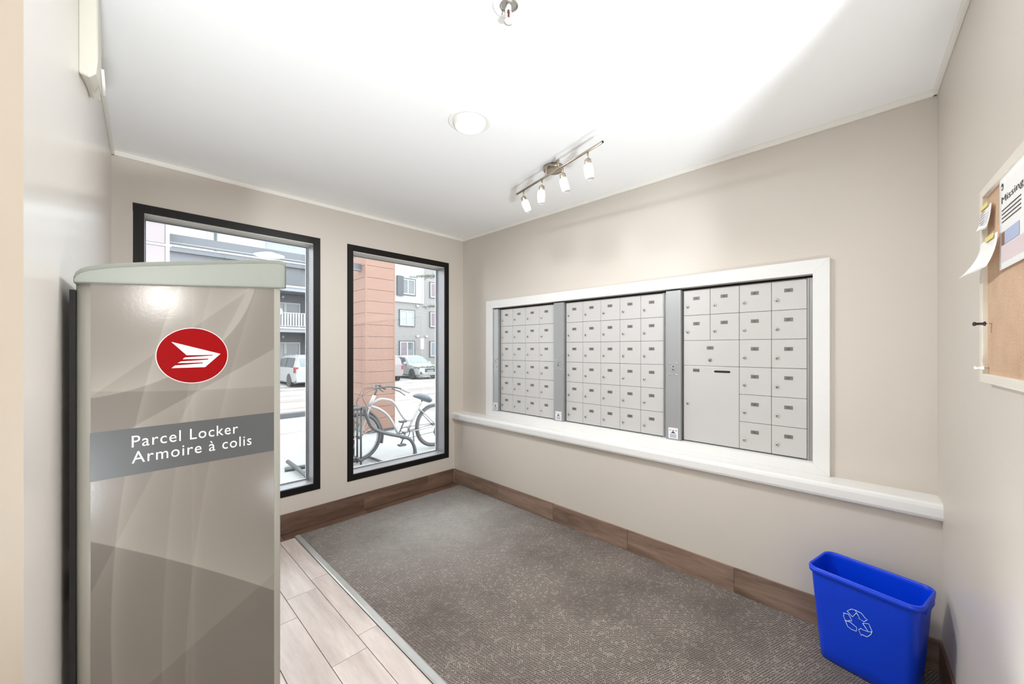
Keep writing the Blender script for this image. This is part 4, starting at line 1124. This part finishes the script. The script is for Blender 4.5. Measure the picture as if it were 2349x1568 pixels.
for (a, c, e) in ((-.12, 2.20, .66), (.10, 2.25, .62), (.02, 2.31, .69)):
    b.tube([bp(2.52, .80, a), bp(2.36, .78, a), bp(c, e, a*.6), bp(c+.05, e-.13, a*.3), bp(2.37, .50, 0)], .0035, 6, 5)
b.build('cables', M['cable'], BK)
MB().tube([bp(*p) for p in ((2.32, .52), (2.421, .470), (2.505, .38), (2.562, .27), (2.590, .163), (2.575, .03))], .020, 8, 3).build('front_fender', M['bike_grey'], BK)
ck = MB(); ring = [bp(2.90+.085*math.cos(2*PI*i/24), .125+.085*math.sin(2*PI*i/24), -.05) for i in range(24)]
ck.tube(ring, .006, 6, closed=True); ck.tube([bp(2.90, .125, -.07), bp(2.90, .125, .07)], .018, 10).tube([bp(2.90, .125, -.08), bp(2.82, -.02, -.085)], .010, 8).tube([bp(2.90, .125, .08), bp(2.97, .26, .085)], .010, 8)
ck.build('crank', M['rack'], BK)
for x, z, y in ((2.82, -.02, -.12), (2.97, .26, .12)): MB().bbox(*(bp(x-.05, z-.012, y-.04)), *(bp(x+.05, z+.012, y+.04)), .004).build('pedal', M['bike_grey'], BK)
MB().tube([bp(2.90, .210, -.05), bp(3.437, .20, -.055)], .004, 5).tube([bp(2.90, .04, -.05), bp(3.40, .07, -.055), bp(3.437, .12, -.055)], .004, 5).build('chain', M['rack'], BK)
MB().tube([bp(3.42, .13, -.06), bp(3.40, .06, -.06), bp(3.43, .0, -.06)], .012, 8).build('derailleur', M['rack'], BK)
MB().tube([bp(3.049, .119, -.04), bp(3.030, -.004, -.09), bp(3.004, -.180, -.13)], .010, 8).build('kickstand', M['bike_grey'], BK)

# ------------------------------------------------------------------ bicycle rack
RK = thing('bicycle_rack', 'weathered steel bicycle rack with upright bars and curved end legs', 'bicycle rack', (2.22, 4.88, GZ))
def rp(x, y, z): return Vector((x-2.22, y-4.88, z-GZ))
for yy in (4.88, 6.6):
    MB().tube([rp(*p) for p in ((2.247, yy, .572), (2.262, yy, .50), (2.289, yy, .420), (2.345, yy, .310), (2.447, yy, .238), (2.617, yy, .171), (2.800, yy, .110), (2.900, yy, .062), (2.960, yy, -.020), (2.990, yy, -.120), (2.992, yy, GZ+.02))], .024, 12, 4).build('end_leg', M['rack'], RK)
yy = 4.88
MB().tube([rp(*p) for p in ((2.20, yy, .572), (2.05, yy, .575), (1.86, yy, .570), (1.72, yy, .50), (1.62, yy, .30), (1.57, yy, .05), (1.55, yy, GZ+.02))], .024, 12, 4).build('end_leg', M['rack'], RK)
MB().tube([rp(2.22, 4.84, .575), rp(2.22, 6.64, .575)], .022, 12).build('top_rail', M['rack'], RK)
MB().tube([rp(2.22, 4.88, -.10), rp(2.22, 6.6, -.10)], .016, 10).build('lower_rail', M['rack'], RK)
for k in range(16):
    y = 4.93+k*.11
    MB().tube([rp(2.22, y, .57), rp(2.22, y, -.165)], .0135, 8).build('upright_bar', M['rack'], RK)
MB().tube([rp(2.43, 5.25, -.155), rp(2.47, 4.45, -.155)], .018, 10).build('foot_rail', M['rack'], RK)
MB().tube([rp(1.56, 5.62, -.13), rp(1.535, 4.60, -.13)], .026, 12).build('foot_rail', M['rack'], RK)
MB().tube([rp(1.46, 5.38, -.165), rp(1.82, 5.34, -.165)], .028, 12).build('foot_bar', M['rack'], RK)

# ------------------------------------------------------------------ pine tree outside, mostly hidden by the corner
PT = thing('pine_tree', 'frosty pine tree beside the right window, only branch tips showing', 'tree', (7.25, 8.9, gz(8.9)))
MB().tube([(0, 0, 0), (0, 0, 2.2), (.02, 0, 4.6)], [.09, .06, .02], 8).build('trunk', M['bark'], PT)
fo = MB(); wd = MB()
random.seed(11)
long_ = {(12, 0): (1.75, 0), (12, 1): (1.5, .12), (12, 2): (1.35, -.15), (9, 0): (1.35, 0), (9, 3): (1.2, .1), (3, 0): (1.65, 0), (3, 2): (1.6, .15), (2, 1): (1.5, .05), (3, 4): (1.4, -.12)}
for lv in range(14):
    z = .25+lv*.295; L = 1.15*(1-lv/17.0)
    nb = 7
    for k in range(nb):
        a = 2*PI*(k+.37*lv)/nb+random.uniform(-.15, .15); L2 = L*random.uniform(.6, .8)
        if (lv, k) in long_: a, L2 = PI-.79+long_[(lv, k)][1], long_[(lv, k)][0]
        d_ = Vector((math.cos(a), math.sin(a), -.04)); base = Vector((0, 0, z)); tip = base+d_*L2
        wd.tube([base, tip], [.012, .004], 4)
        for q in range(70):
            f_ = .2+.8*q/70; p = base+(tip-base)*f_
            for r in range(4):
                nd = (d_*.6+Vector((random.uniform(-1, 1), random.uniform(-1, 1), random.uniform(-.6, .8)))).normalized()*random.uniform(.07, .15)
                sd = nd.cross(Vector((0, 0, 1))).normalized()*.006
                vv = [fo.bm.verts.new(p-sd), fo.bm.verts.new(p+sd), fo.bm.verts.new(p+nd)]; fo.face(vv)
wd.build('branches', M['bark'], PT)['kind'] = 'stuff'
fo.build('needles', M['needles'], PT)['kind'] = 'stuff'
